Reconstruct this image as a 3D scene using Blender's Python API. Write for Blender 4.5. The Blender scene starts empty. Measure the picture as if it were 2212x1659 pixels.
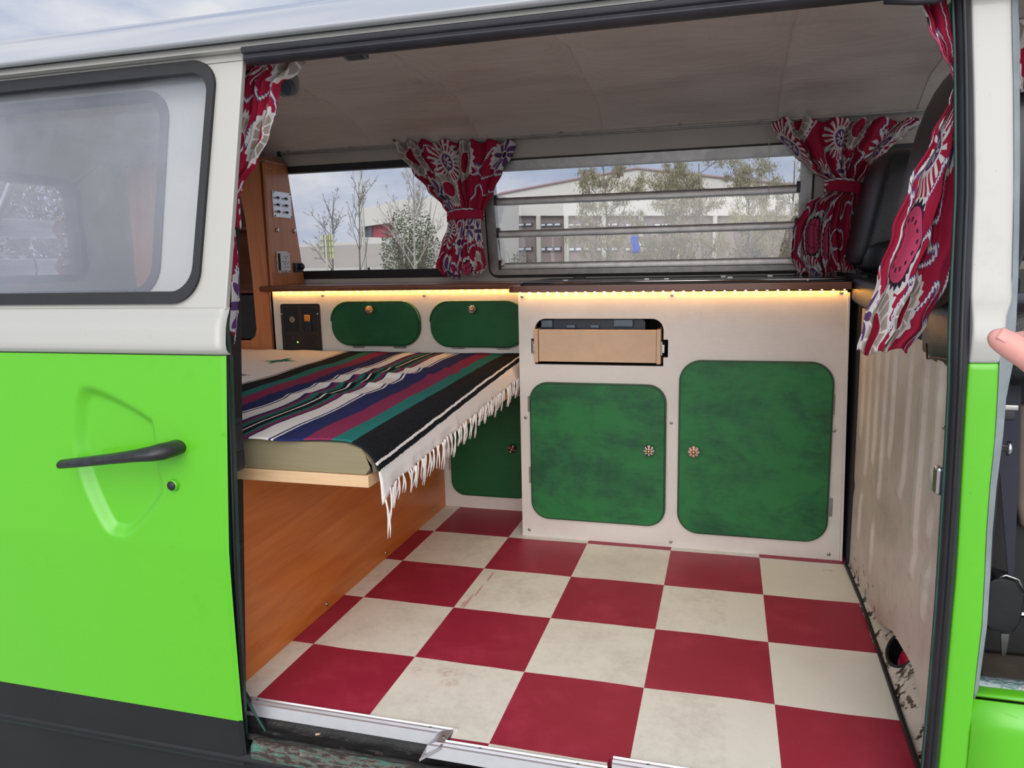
import bpy, math, random
from math import sin, cos, pi, radians, atan2, sqrt, hypot
from mathutils import Vector, Matrix
from mathutils.geometry import tessellate_polygon

SC = bpy.context.scene
COL = SC.collection

# ------------------------------------------------------------------ camera
CAM = Vector((0.8927, -2.1752, 0.8547))
YAW, PITCH, ROLL, FPX = 0.278046, -0.160575, -0.0211724, 1632.88
W, H = 2212, 1659
_f = Vector((-sin(YAW)*cos(PITCH), cos(YAW)*cos(PITCH), sin(PITCH)))
_r0 = Vector((cos(YAW), sin(YAW), 0)); _u0 = _r0.cross(_f)
_r = cos(ROLL)*_r0 + sin(ROLL)*_u0
_u = -sin(ROLL)*_r0 + cos(ROLL)*_u0
cd = bpy.data.cameras.new('camera'); cam = bpy.data.objects.new('camera', cd); COL.objects.link(cam)
cd.sensor_fit = 'HORIZONTAL'; cd.sensor_width = 36; cd.lens = FPX/W*36; cd.clip_start = .02; cd.clip_end = 500
m = Matrix((( _r.x, _u.x, -_f.x, CAM.x), (_r.y, _u.y, -_f.y, CAM.y), (_r.z, _u.z, -_f.z, CAM.z), (0, 0, 0, 1)))
cam.matrix_world = m
SC.camera = cam

# ------------------------------------------------------------------ exposure, world, added sky glow
SC.view_settings.view_transform = 'Standard'; SC.view_settings.look = 'None'
SC.view_settings.exposure = 0.15; SC.view_settings.gamma = 1.0
SC.view_settings.use_curve_mapping = False
SC.cycles.use_denoising = True
SC.cycles.max_bounces = 10; SC.cycles.diffuse_bounces = 6; SC.cycles.transparent_max_bounces = 16
SC.cycles.sample_clamp_indirect = 6
wd = bpy.data.worlds.new('overcast_sky'); SC.world = wd; wd.use_nodes = True
wn = wd.node_tree; wn.nodes.clear()
def _wn(t, **k):
    n = wn.nodes.new(t)
    for a, b in k.items(): setattr(n, a, b)
    return n
tc = _wn('ShaderNodeTexCoord'); mp = _wn('ShaderNodeMapping'); mp.inputs['Scale'].default_value = (1.0, 1.0, 2.6)
wn.links.new(tc.outputs['Generated'], mp.inputs['Vector'])
n1 = _wn('ShaderNodeTexNoise'); n1.inputs['Scale'].default_value = 3.2; n1.inputs['Detail'].default_value = 7; n1.inputs['Roughness'].default_value = .55
wn.links.new(mp.outputs[0], n1.inputs['Vector'])
cr = _wn('ShaderNodeValToRGB'); e = cr.color_ramp.elements
e[0].position = .36; e[0].color = (.42, .52, .74, 1); e[1].position = .64; e[1].color = (.93, .95, 1.0, 1)
x = e.new(.5); x.color = (.62, .69, .86, 1)
wn.links.new(n1.outputs[0], cr.inputs[0])
# bright lobe added to the sky, unseen behind the camera, to light the interior
nrm = _wn('ShaderNodeVectorMath', operation='NORMALIZE'); wn.links.new(tc.outputs['Generated'], nrm.inputs[0])
dt = _wn('ShaderNodeVectorMath', operation='DOT_PRODUCT'); wn.links.new(nrm.outputs[0], dt.inputs[0])
dt.inputs[1].default_value = Vector((.16, -1.0, .50)).normalized()
mx = _wn('ShaderNodeMath', operation='MAXIMUM'); wn.links.new(dt.outputs['Value'], mx.inputs[0]); mx.inputs[1].default_value = 0
pw = _wn('ShaderNodeMath', operation='POWER'); wn.links.new(mx.outputs[0], pw.inputs[0]); pw.inputs[1].default_value = 5
ml = _wn('ShaderNodeMath', operation='MULTIPLY'); wn.links.new(pw.outputs[0], ml.inputs[0]); ml.inputs[1].default_value = 3.6
bg = _wn('ShaderNodeBackground'); bg.inputs[1].default_value = .74
wn.links.new(cr.outputs[0], bg.inputs[0])
bg2 = _wn('ShaderNodeBackground'); bg2.inputs[0].default_value = (1.0, .965, .92, 1); wn.links.new(ml.outputs[0], bg2.inputs[1])
ad = _wn('ShaderNodeAddShader'); wn.links.new(bg.outputs[0], ad.inputs[0]); wn.links.new(bg2.outputs[0], ad.inputs[1])
wo = _wn('ShaderNodeOutputWorld'); wn.links.new(ad.outputs[0], wo.inputs[0])
wd.cycles.sampling_method = 'MANUAL'; wd.cycles.sample_map_resolution = 512

# ------------------------------------------------------------------ pixel -> point helpers
def ray(px, py): return _f + (px - W/2)/FPX*_r - (py - H/2)/FPX*_u
def PX(px, py, x): d = ray(px, py); return CAM + d*((x - CAM.x)/d.x)
def PY(px, py, y): d = ray(px, py); return CAM + d*((y - CAM.y)/d.y)
def PZ(px, py, z): d = ray(px, py); return CAM + d*((z - CAM.z)/d.z)
def pix(p):
    d = p - CAM; z = d.dot(_f); return (W/2 + FPX*d.dot(_r)/z, H/2 - FPX*d.dot(_u)/z)
def lerp(a, b, t): return a + (b - a)*t
def interp(tab, t):
    if t <= tab[0][0]: return tab[0][1]
    for (a, va), (b, vb) in zip(tab, tab[1:]):
        if t <= b: return va + (vb - va)*(t - a)/(b - a)
    return tab[-1][1]
def smooth(tab, t):
    if t <= tab[0][0]: return tab[0][1]
    for (a, va), (b, vb) in zip(tab, tab[1:]):
        if t <= b:
            s = (t - a)/(b - a); s = s*s*(3 - 2*s); return va + (vb - va)*s
    return tab[-1][1]
WALL_Y = lambda z: .49 - .1744*(z - .79)          # inner face of the far wall, leaning in above the belt
def PW(px, py, off=0.0):
    y = .46
    for _ in range(8): p = PY(px, py, y); y = WALL_Y(p.z) + off
    return PY(px, py, y)
BODY = [(-.32, -.955), (-.12, -.985), (.05, -1.0), (.3, -1.008), (.66, -1.0), (.70, -1.0), (.80, -.975), (1.25, -.885)]
DOOR = [(-.2, -1.02), (-.1, -1.04), (0, -1.05), (.35, -1.064), (.66, -1.056), (.70, -1.055)]
def PP(px, py, prof, off=0.0):
    y = -1.0
    for _ in range(10): p = PY(px, py, y); y = interp(prof, p.z) + off
    return PY(px, py, y)

# ------------------------------------------------------------------ object helpers
RT = {}
def tag(o, label=None, cat=None, group=None, kind=None):
    if label: o['label'] = label
    if cat: o['category'] = cat
    if group: o['group'] = group
    if kind: o['kind'] = kind
    return o
def thing(name, label, cat, loc, group=None, kind=None):
    o = bpy.data.objects.new(name, None); COL.objects.link(o); o.location = loc
    o.empty_display_size = .05
    RT[o.name] = Vector(loc)
    return tag(o, label, cat, group, kind)
class MB:
    def __init__(s): s.v = []; s.f = []; s.uv = {}; s.mi = []; s.cur = 0
    def add(s, vs, fs):
        b = len(s.v); s.v += [tuple(v) for v in vs]; s.f += [tuple(b + i for i in f) for f in fs]
        s.mi += [s.cur]*len(fs); return b
    def box(s, a, b):
        x0, y0, z0 = [min(i, j) for i, j in zip(a, b)]; x1, y1, z1 = [max(i, j) for i, j in zip(a, b)]
        s.add([(x0,y0,z0),(x1,y0,z0),(x1,y1,z0),(x0,y1,z0),(x0,y0,z1),(x1,y0,z1),(x1,y1,z1),(x0,y1,z1)],
              [(3,2,1,0),(4,5,6,7),(0,1,5,4),(1,2,6,5),(2,3,7,6),(3,0,4,7)]); return s
    def hexa(s, p):   # 8 corners: bottom 4 ccw, top 4 ccw
        s.add(p, [(3,2,1,0),(4,5,6,7),(0,1,5,4),(1,2,6,5),(2,3,7,6),(3,0,4,7)]); return s
    def tube(s, pts, r, n=8, caps=True, flat=1.0):
        pts = [Vector(p) for p in pts]; rs = r if isinstance(r, (list, tuple)) else [r]*len(pts)
        rings = []; prev = None
        for i, p in enumerate(pts):
            t = (pts[min(i+1, len(pts)-1)] - pts[max(i-1, 0)])
            if t.length < 1e-9: t = Vector((0, 0, 1))
            t.normalize()
            if prev is None:
                a = Vector((0, 0, 1)) if abs(t.z) < .9 else Vector((1, 0, 0))
                nx = t.cross(a).normalized()
            else:
                nx = (prev - t*prev.dot(t))
                nx = nx.normalized() if nx.length > 1e-6 else t.orthogonal().normalized()
            prev = nx; ny = t.cross(nx)
            rings.append([p + (nx*cos(2*pi*k/n) + ny*sin(2*pi*k/n)*flat)*rs[i] for k in range(n)])
        vs = [q for rg in rings for q in rg]; fs = []
        for i in range(len(rings)-1):
            for k in range(n): fs.append((i*n+k, i*n+(k+1) % n, (i+1)*n+(k+1) % n, (i+1)*n+k))
        if caps: fs += [tuple(range(n-1, -1, -1)), tuple((len(rings)-1)*n + k for k in range(n))]
        s.add(vs, fs); return s
    def lathe(s, c, axis, prof, n=20, lobes=0, amp=0.0):     # prof: list of (dist along axis, radius)
        c = Vector(c); ax = Vector(axis).normalized(); a = ax.orthogonal().normalized() if abs(ax.y) < .9 else Vector((1, 0, 0)); b = ax.cross(a)
        vs = []; fs = []
        for d, r in prof:
            for k in range(n):
                t = 2*pi*k/n; rr = r*(1 + amp*cos(lobes*t))
                vs.append(c + ax*d + (a*cos(t) + b*sin(t))*rr)
        for i in range(len(prof)-1):
            for k in range(n): fs.append((i*n+k, i*n+(k+1) % n, (i+1)*n+(k+1) % n, (i+1)*n+k))
        fs += [tuple(range(n-1, -1, -1)), tuple((len(prof)-1)*n + k for k in range(n))]
        s.add(vs, fs); return s
    def grid(s, fn, nu, nv, uvfn=None, flip=False):
        vs = [fn(i/nu, j/nv) for j in range(nv+1) for i in range(nu+1)]
        b = len(s.v)
        fs = []
        for j in range(nv):
            for i in range(nu):
                q = (j*(nu+1)+i, j*(nu+1)+i+1, (j+1)*(nu+1)+i+1, (j+1)*(nu+1)+i)
                fs.append(q[::-1] if flip else q)
        s.add(vs, fs)
        if uvfn:
            for j in range(nv+1):
                for i in range(nu+1): s.uv[b + j*(nu+1)+i] = uvfn(i/nu, j/nv)
        return s
    def plate(s, loops, fn, t0, t1):     # loops[0] outline, others holes (2-D); fn(a,b,t) -> 3-D
        tri = tessellate_polygon([[Vector((p[0], p[1], 0)) for p in l] for l in loops])
        flat = [p for l in loops for p in l]; n = len(flat)
        vs = [fn(p[0], p[1], t0) for p in flat] + [fn(p[0], p[1], t1) for p in flat]
        fs = []
        for t in tri: fs.append(tuple(t)); fs.append(tuple(i + n for i in reversed(t)))
        b = 0
        for l in loops:
            k = len(l)
            for i in range(k): fs.append((b+i, b+(i+1) % k, n+b+(i+1) % k, n+b+i))
            b += k
        s.add(vs, fs); return s
    def extx(s, prof, x0, x1, nx=1):       # closed (y,z) profile extruded along x
        k = len(prof); vs = []; fs = []
        for i in range(nx+1):
            x = lerp(x0, x1, i/nx); vs += [(x, p[0], p[1]) for p in prof]
        for i in range(nx):
            for j in range(k): fs.append((i*k+j, i*k+(j+1) % k, (i+1)*k+(j+1) % k, (i+1)*k+j))
        fs += [tuple(range(k)), tuple(nx*k + j for j in range(k-1, -1, -1))]
        s.add(vs, fs); return s
def build(name, mb, mat, parent=None, smooth=False, bevel=0, seg=2, solid=0, sub=0, label=None, fixn=True, angle=30, **tags):
    me = bpy.data.meshes.new(name); me.from_pydata(mb.v, [], mb.f)
    mats = mat if isinstance(mat, (list, tuple)) else [mat]
    for q in mats: me.materials.append(q)
    if len(mats) > 1:
        for p, i in zip(me.polygons, mb.mi): p.material_index = i
    if mb.uv:
        ul = me.uv_layers.new(name='UVMap')
        for lp in me.loops:
            ul.data[lp.index].uv = mb.uv.get(lp.vertex_index, (0, 0))
    if fixn:
        import bmesh
        b = bmesh.new(); b.from_mesh(me); bmesh.ops.recalc_face_normals(b, faces=b.faces); b.to_mesh(me); b.free()
    if smooth:
        for p in me.polygons: p.use_smooth = True
    me.update()
    o = bpy.data.objects.new(name, me); COL.objects.link(o)
    if parent is not None:
        o.parent = parent
        if parent.name in RT: o.matrix_parent_inverse = Matrix.Translation(-RT[parent.name])
    if solid:
        q = o.modifiers.new('thickness', 'SOLIDIFY'); q.thickness = solid; q.offset = 0
    if bevel:
        q = o.modifiers.new('bevel', 'BEVEL'); q.width = bevel; q.segments = seg; q.limit_method = 'ANGLE'; q.angle_limit = radians(angle)
        if not smooth:
            for p in me.polygons: p.use_smooth = True
            w = o.modifiers.new('wn', 'WEIGHTED_NORMAL'); w.keep_sharp = False
    if sub:
        q = o.modifiers.new('subd', 'SUBSURF'); q.levels = sub; q.render_levels = sub
    if label: o['label'] = label
    for k, v in tags.items(): o[k] = v
    return o
def struct(name, mb, mat, parent=None, **k):
    o = build(name, mb, mat, parent, **k)
    if parent is None: o['kind'] = 'structure'
    return o
def copy_tree(o, off=None, parent=None):
    c = o.copy(); COL.objects.link(c)
    if parent is not None: c.parent = parent
    elif off is not None: c.location = Vector(o.location) + Vector(off)
    for ch in list(o.children): copy_tree(ch, None, c)
    return c
def rrect(x0, z0, x1, z1, r, n=8):
    rs = r if isinstance(r, (list, tuple)) else (r, r, r, r)    # corners: bl, br, tr, tl
    out = []
    for (cx, cz, a0, rr) in ((x0+rs[0], z0+rs[0], 180, rs[0]), (x1-rs[1], z0+rs[1], 270, rs[1]), (x1-rs[2], z1-rs[2], 0, rs[2]), (x0+rs[3], z1-rs[3], 90, rs[3])):
        for k in range(n+1):
            a = radians(a0 + 90*k/n); out.append((cx + rr*cos(a), cz + rr*sin(a)))
    return out
FY = lambda a, b, t: (a, t, b)                     # plane facing the camera: 2-D = (x, z), depth = y
FX = lambda a, b, t: (t, a, b)                     # 2-D = (y, z), depth = x
FZ = lambda a, b, t: (a, b, t)

# ------------------------------------------------------------------ node helpers
class NT:
    def __init__(s, name):
        s.m = bpy.data.materials.new(name); s.m.use_nodes = True; s.t = s.m.node_tree; s.t.nodes.clear()
        s.out = s.t.nodes.new('ShaderNodeOutputMaterial'); s.L = s.t.links.new
    def n(s, t, **k):
        q = s.t.nodes.new(t)
        for a, b in k.items(): setattr(q, a, b)
        return q
    def put(s, sock, v):
        if isinstance(v, (int, float)): sock.default_value = v
        elif isinstance(v, (tuple, list)): sock.default_value = tuple(v) if len(v) != 3 or sock.type == 'VECTOR' else (*v, 1)
        else: s.L(v, sock)
    def geo(s): return s.n('ShaderNodeNewGeometry').outputs['Position']
    def uv(s): return s.n('ShaderNodeTexCoord').outputs['UV']
    def obj(s): return s.n('ShaderNodeTexCoord').outputs['Object']
    def mapv(s, v, scale=(1,1,1), loc=(0,0,0), rot=(0,0,0)):
        q = s.n('ShaderNodeMapping'); s.L(v, q.inputs[0]); q.inputs['Scale'].default_value = scale
        q.inputs['Location'].default_value = loc; q.inputs['Rotation'].default_value = rot; return q.outputs[0]
    def noise(s, v, scale=5, detail=4, rough=.5, dist=0):
        q = s.n('ShaderNodeTexNoise'); s.L(v, q.inputs['Vector']); q.inputs['Scale'].default_value = scale
        q.inputs['Detail'].default_value = detail; q.inputs['Roughness'].default_value = rough; q.inputs['Distortion'].default_value = dist
        return q.outputs[0]
    def M(s, op, a, b=0, c=0, clamp=False):
        q = s.n('ShaderNodeMath', operation=op); q.use_clamp = clamp
        s.put(q.inputs[0], a); s.put(q.inputs[1], b); s.put(q.inputs[2], c); return q.outputs[0]
    def step(s, v, a, b):   # smooth 0..1 between a and b
        q = s.n('ShaderNodeMapRange', interpolation_type='SMOOTHSTEP'); s.put(q.inputs[0], v)
        q.inputs[1].default_value = a; q.inputs[2].default_value = b; q.inputs[3].default_value = 0; q.inputs[4].default_value = 1; return q.outputs[0]
    def ramp(s, v, els, mode='LINEAR'):
        q = s.n('ShaderNodeValToRGB'); s.L(v, q.inputs[0]); cr = q.color_ramp; cr.interpolation = mode
        while len(cr.elements) > 1: cr.elements.remove(cr.elements[-1])
        cr.elements[0].position = els[0][0]; cr.elements[0].color = (*els[0][1], 1)
        for p, c in els[1:]:
            x = cr.elements.new(p); x.color = (*c, 1)
        return q.outputs[0]
    def mix(s, f, a, b, mode='MIX'):
        q = s.n('ShaderNodeMix', data_type='RGBA', blend_type=mode); s.put(q.inputs[0], f); s.put(q.inputs[6], a); s.put(q.inputs[7], b); return q.outputs[2]
    def sep(s, v):
        q = s.n('ShaderNodeSeparateXYZ'); s.L(v, q.inputs[0]); return q.outputs
    def bump(s, h, strength=.3, dist=.01, normal=None):
        q = s.n('ShaderNodeBump'); s.L(h, q.inputs['Height']); q.inputs['Strength'].default_value = strength; q.inputs['Distance'].default_value = dist
        if normal: s.L(normal, q.inputs['Normal'])
        return q.outputs[0]
    def pbr(s, col, rough=.5, metal=0, normal=None, coat=0, spec=.5, sheen=0, emis=None, es=0, sss=0):
        q = s.n('ShaderNodeBsdfPrincipled'); s.put(q.inputs['Base Color'], col); s.put(q.inputs['Roughness'], rough); s.put(q.inputs['Metallic'], metal)
        q.inputs['Coat Weight'].default_value = coat; q.inputs['Coat Roughness'].default_value = .08; q.inputs['Specular IOR Level'].default_value = spec
        if sheen: q.inputs['Sheen Weight'].default_value = sheen
        if sss: q.inputs['Subsurface Weight'].default_value = sss; q.inputs['Subsurface Radius'].default_value = (.01, .004, .002)
        if normal: s.L(normal, q.inputs['Normal'])
        if emis: s.put(q.inputs['Emission Color'], emis); q.inputs['Emission Strength'].default_value = es
        return q.outputs[0]
    def done(s, sh): s.L(sh, s.out.inputs[0]); return s.m
def plain(name, col, rough=.5, metal=0, var=.08, scale=12, coat=0, bump=0, bscale=200, spec=.5, sheen=0):
    t = NT(name); g = t.geo(); nz = t.noise(g, scale, 5, .6)
    c = t.mix(nz, tuple(max(0, x*(1-var*1.6)) for x in col), tuple(min(1, x*(1+var*1.6)) for x in col))
    nr = t.bump(t.noise(g, bscale, 3), bump, .002) if bump else None
    return t.done(t.pbr(c, rough, metal, nr, coat, spec, sheen))
def emit(name, col, st):
    t = NT(name); q = t.n('ShaderNodeEmission'); q.inputs[0].default_value = (*col, 1); q.inputs[1].default_value = st; return t.done(q.outputs[0])
def srgb(r, g, b):
    f = lambda c: (c/255/12.92) if c/255 <= .04045 else ((c/255 + .055)/1.055)**2.4
    return (f(r), f(g), f(b))
# ------------------------------------------------------------------ materials
def M_paint(name, c1, dirt=.25, rough=.3, coat=.5):
    t = NT(name); g = t.geo(); a = t.noise(g, 3, 6, .65); b = t.noise(g, 40, 4, .6)
    d = t.step(t.M('MULTIPLY', a, b), .30, .48)
    c = t.mix(t.M('MULTIPLY', d, dirt), c1, tuple(x*.62 for x in c1))
    sp = t.step(t.noise(g, 230, 1), .77, .80)
    c = t.mix(t.M('MULTIPLY', sp, .35), c, (.06, .06, .06))
    return t.done(t.pbr(c, rough, 0, t.bump(t.noise(g, 6, 2), .06, .01), coat))
MT = {}
CREAM = (.42, .415, .385)
MT['cream'] = M_paint('cream_body_paint', CREAM, .16)
MT['roofpaint'] = M_paint('white_roof_paint', (.40, .415, .44), .12, .22, .8)
MT['green'] = M_paint('lime_green_body_paint', srgb(92, 186, 30), .14, .32, .45)
MT['black_lower'] = plain('satin_black_paint', (.012, .013, .015), .5, 0, .2, 6, spec=.35)
MT['rubber'] = plain('black_rubber', (.008, .008, .010), .48, 0, .3, 30, bump=.2, bscale=60)
MT['greyrubber'] = plain('weathered_dark_rubber', (.022, .022, .029), .5, 0, .35, 14, bump=.3, bscale=40)
MT['dark'] = plain('dark_void', (.012, .012, .013), .7)
MT['teal'] = plain('old_green_underpaint', (.015, .06, .05), .5, 0, .4, 20)
MT['chrome'] = plain('chrome', (.62, .62, .64), .18, 1, .05)
MT['steel'] = plain('zinc_screws', (.42, .41, .40), .32, 1, .2, 80)
MT['alu'] = plain('brushed_aluminium', (.74, .74, .77), .42, .8, .06, 40)
MT['alu_dull'] = plain('dull_aluminium', (.42, .41, .40), .42, 1, .25, 30, bump=.15, bscale=90)
MT['brass'] = plain('brass', (.62, .45, .20), .3, 1, .1)
MT['vinyl'] = plain('black_vinyl', (.014, .015, .018), .32, 0, .15, 20, bump=.5, bscale=420)
MT['vinyl_flat'] = plain('smooth_black_vinyl', (.02, .02, .02), .38, 0, .1, 20)
MT['foam'] = None
def M_floor():
    t = NT('checkered_vinyl_floor'); g = t.geo(); s = t.sep(g)
    wob = t.M('MULTIPLY', t.M('SUBTRACT', t.noise(g, 5, 1), .5), .010)
    x = t.M('FLOOR', t.M('MULTIPLY', t.M('ADD', s[0], 0), 4)); y = t.M('FLOOR', t.M('MULTIPLY', t.M('ADD', s[1], wob), 4))
    par = t.M('MODULO', t.M('ABSOLUTE', t.M('ADD', x, y)), 2)          # 1 -> cream
    n1 = t.noise(g, 9, 8, .72); n2 = t.noise(g, 55, 5, .7); n3 = t.noise(g, 2.2, 3)
    old = t.M('SUBTRACT', 1, t.step(s[0], .905, .915))
    dirt = t.M('MULTIPLY', t.step(t.M('ADD', t.M('MULTIPLY', n1, .65), t.M('MULTIPLY', n2, .35)), .42, .66), t.M('ADD', .10, t.M('MULTIPLY', old, .30)))
    cr = t.mix(dirt, (.80, .77, .67), (.46, .41, .34))
    warm = t.M('MULTIPLY', t.step(n3, .5, .7), .35); cr = t.mix(warm, cr, (.66, .60, .53))
    # footprint-like marks and pink scuffs
    def blob(cx, cy, rx, ry, soft=.5):
        dx = t.M('DIVIDE', t.M('SUBTRACT', s[0], cx), rx); dy = t.M('DIVIDE', t.M('SUBTRACT', s[1], cy), ry)
        d = t.M('SQRT', t.M('ADD', t.M('MULTIPLY', dx, dx), t.M('MULTIPLY', dy, dy)))
        return t.M('SUBTRACT', 1, t.step(t.M('ADD', d, t.M('MULTIPLY', t.M('SUBTRACT', n2, .5), .9)), 1-soft, 1+soft*.4))
    f = None
    for px, py, rx, ry in ((968, 1452, .030, .022), (972, 1475, .022, .018), (905, 1432, .016, .014), (900, 1445, .014, .010), (1790, 1233, .020, .010)):
        p = PZ(px, py, 0); q = blob(p.x, p.y, rx, ry); f = q if f is None else t.M('MAXIMUM', f, q)
    cr = t.mix(t.M('MULTIPLY', t.M('MULTIPLY', f, t.step(n2, .35, .6)), .42), cr, (.40, .24, .13))
    sc = None
    for px, py, rx, ry in ((1010, 1300, .004, .05), (1035, 1275, .003, .04), (1060, 1245, .0035, .035), (1000, 1305, .003, .02)):
        p = PZ(px, py, 0); q = blob(p.x, p.y, rx, ry, .3); sc = q if sc is None else t.M('MAXIMUM', sc, q)
    cr = t.mix(t.M('MULTIPLY', sc, .6), cr, (.50, .10, .15))
    rd = t.mix(t.step(n1, .45, .7), (.32, .017, .045), (.39, .030, .065))
    rd = t.mix(t.M('MULTIPLY', t.step(t.noise(g, 300, 2), .70, .74), .18), rd, (.55, .45, .42))
    c = t.mix(par, rd, cr)
    ls = t.step(t.noise(g, 190, 1), .765, .79); c = t.mix(t.M('MULTIPLY', ls, .4), c, (.08, .06, .05))
    return t.done(t.pbr(c, t.M('ADD', .34, t.M('MULTIPLY', n1, .2)), 0, t.bump(n2, .05, .002), 0, .4))
MT['floor'] = M_floor()
def M_wood(name, c1, c2, axis=1, rough=.38, scale=1.0, coat=.1, rot=0):
    t = NT(name); g = t.geo(); sc = [16, 16, 16]; sc[axis] = 1.1
    v = t.mapv(g, tuple(x*scale for x in sc), (0, 0, 0), (rot, 0, 0))
    a = t.noise(v, 1.3, 6, .65, 1.2); b = t.noise(v, 9, 4, .6, .3); c_ = t.noise(g, 1.7, 2)
    f = t.M('ADD', t.M('MULTIPLY', a, .7), t.M('MULTIPLY', b, .3))
    c = t.mix(t.step(f, .32, .68), c1, c2); c = t.mix(t.M('MULTIPLY', t.step(c_, .4, .7), .25), c, tuple(x*.75 for x in c1))
    return t.done(t.pbr(c, rough, 0, t.bump(b, .08, .002), coat))
MT['wood'] = M_wood('orange_wood_veneer_upright', (.46, .145, .05), (.60, .22, .085), 2)
MT['woodx'] = M_wood('orange_wood_veneer_lengthwise', (.50, .13, .022), (.64, .20, .04), 1, rot=.12)
MT['woodtop'] = M_wood('worktop_laminate', (.27, .095, .045), (.36, .15, .08), 0, .28, coat=.3)
MT['woodedge'] = M_wood('dark_wood_edging', (.12, .032, .014), (.19, .055, .022), 0, .3, coat=.3)
MT['pine'] = M_wood('raw_pine', (.72, .50, .30), (.60, .37, .19), 0, .55, 1.6, 0)
MT['ply'] = plain('birch_ply', (.57, .38, .24), .5, 0, .10, 22)
def M_wall(name, c1, c2, s=60):
    t = NT(name); g = t.geo(); v = t.mapv(g, (4, 30, 30)); a = t.noise(v, 5, 5, .7); b = t.noise(g, 4, 6, .7); d = t.noise(g, 28, 5, .7)
    c = t.mix(t.step(b, .4, .75), c1, c2); c = t.mix(t.M('MULTIPLY', t.step(d, .62, .75), .25), c, tuple(x*.6 for x in c1))
    return t.done(t.pbr(c, .42, 0, t.bump(a, .12, .003), .05))
MT['offwhite'] = M_wall('brushed_off_white_paint', (.66, .61, .56), (.585, .54, .495))
def M_greenpanel(name, light, dark, amt=1.0):
    t = NT(name); g = t.geo(); v = t.mapv(g, (1, 1, 1.6)); a = t.noise(v, 4.5, 7, .68, .4); b = t.noise(t.mapv(g, (9, 9, 50)), 3, 4, .6); e = t.noise(g, 30, 4, .7)
    f = t.M('ADD', t.M('MULTIPLY', a, .72), t.M('ADD', t.M('MULTIPLY', b, .12), t.M('MULTIPLY', e, .16)))
    c = t.mix(t.step(f, .36, .60), dark, light)
    sp = t.step(t.noise(g, 42, 2), .80, .82); c = t.mix(t.M('MULTIPLY', sp, .5), c, (.12, .32, .14))
    return t.done(t.pbr(c, .42, 0, t.bump(b, .08, .002), 0, .3))
MT['greendoor'] = M_greenpanel('mottled_green_paint', (.020, .155, .042), (.012, .070, .033))
MT['greenflap'] = M_greenpanel('dark_green_paint', (.010, .095, .030), (.007, .068, .024))
MT['greenrim'] = plain('dark_green_door_edge', (.008, .050, .016), .45, 0, .2, 20)
MT['greenglow'] = plain('yellow_green_rim_glow', (.03, .13, .02), .35, 0, .3, 20, coat=.2)
def M_headliner():
    t = NT('perforated_headliner'); g = t.geo(); vo = t.n('ShaderNodeTexVoronoi'); t.L(g, vo.inputs['Vector']); vo.inputs['Scale'].default_value = 210; vo.inputs['Randomness'].default_value = .15
    d = t.step(vo.outputs['Distance'], .15, .35); a = t.noise(g, 3, 5, .6)
    c = t.mix(d, (.52, .46, .41), (.68, .61, .555)); c = t.mix(t.M('MULTIPLY', t.step(a, .45, .75), .3), c, (.52, .47, .43))
    return t.done(t.pbr(c, .6, 0, t.bump(d, .25, .0015, t.bump(t.noise(t.mapv(g, (1, 2.5, 3)), 4, 3), .35, .03)), 0, .3))
MT['liner'] = M_headliner()
MT['lining_wall'] = plain('cream_inner_panel', (.44, .41, .37), .45, 0, .1, 5)
def M_bulk():
    t = NT('scuffed_cream_metal'); g = t.geo(); s = t.sep(g); a = t.noise(g, 6, 7, .7); b = t.noise(g, 25, 5, .7)
    c = t.mix(t.step(a, .38, .7), (.66, .60, .52), (.52, .465, .39)); c = t.mix(t.M('MULTIPLY', t.step(b, .55, .75), .5), c, (.32, .27, .22))
    low = t.M('SUBTRACT', 1, t.step(s[2], .0, .22)); rust = t.M('MULTIPLY', t.step(t.M('ADD', b, t.M('MULTIPLY', low, .16)), .70, .74), low)
    c = t.mix(rust, c, (.035, .02, .015))
    return t.done(t.pbr(c, .45, 0, t.bump(a, .1, .01), .1))
MT['bulk'] = M_bulk()
def M_sill():
    t = NT('worn_black_sill'); g = t.geo(); s = t.sep(g); a = t.noise(t.mapv(g, (5, 22, 22)), 4, 7, .75); b = t.noise(g, 60, 5, .7)
    c = t.mix(t.step(a, .55, .70), (.012, .011, .011), (.10, .085, .07)); c = t.mix(t.M('MULTIPLY', t.step(b, .68, .74), .6), c, (.38, .34, .30))
    return t.done(t.pbr(c, .55, 0, t.bump(b, .5, .004)))
MT['sill'] = M_sill()
def M_flake():
    t = NT('flaking_green_paint'); g = t.geo(); a = t.noise(t.mapv(g, (6, 25, 25)), 4, 7, .75); b = t.noise(g, 40, 5, .7)
    c = t.ramp(a, [(.0, (.012, .012, .012)), (.48, (.03, .022, .018)), (.53, (.16, .13, .10)), (.56, (.02, .10, .08)), (.61, (.04, .22, .18)), (.65, (.22, .19, .15))])
    c = t.mix(t.M('MULTIPLY', t.step(b, .6, .7), .6), c, (.30, .26, .21))
    return t.done(t.pbr(c, .5, 0, t.bump(a, .6, .006)))
MT['flake'] = M_flake()
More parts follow.
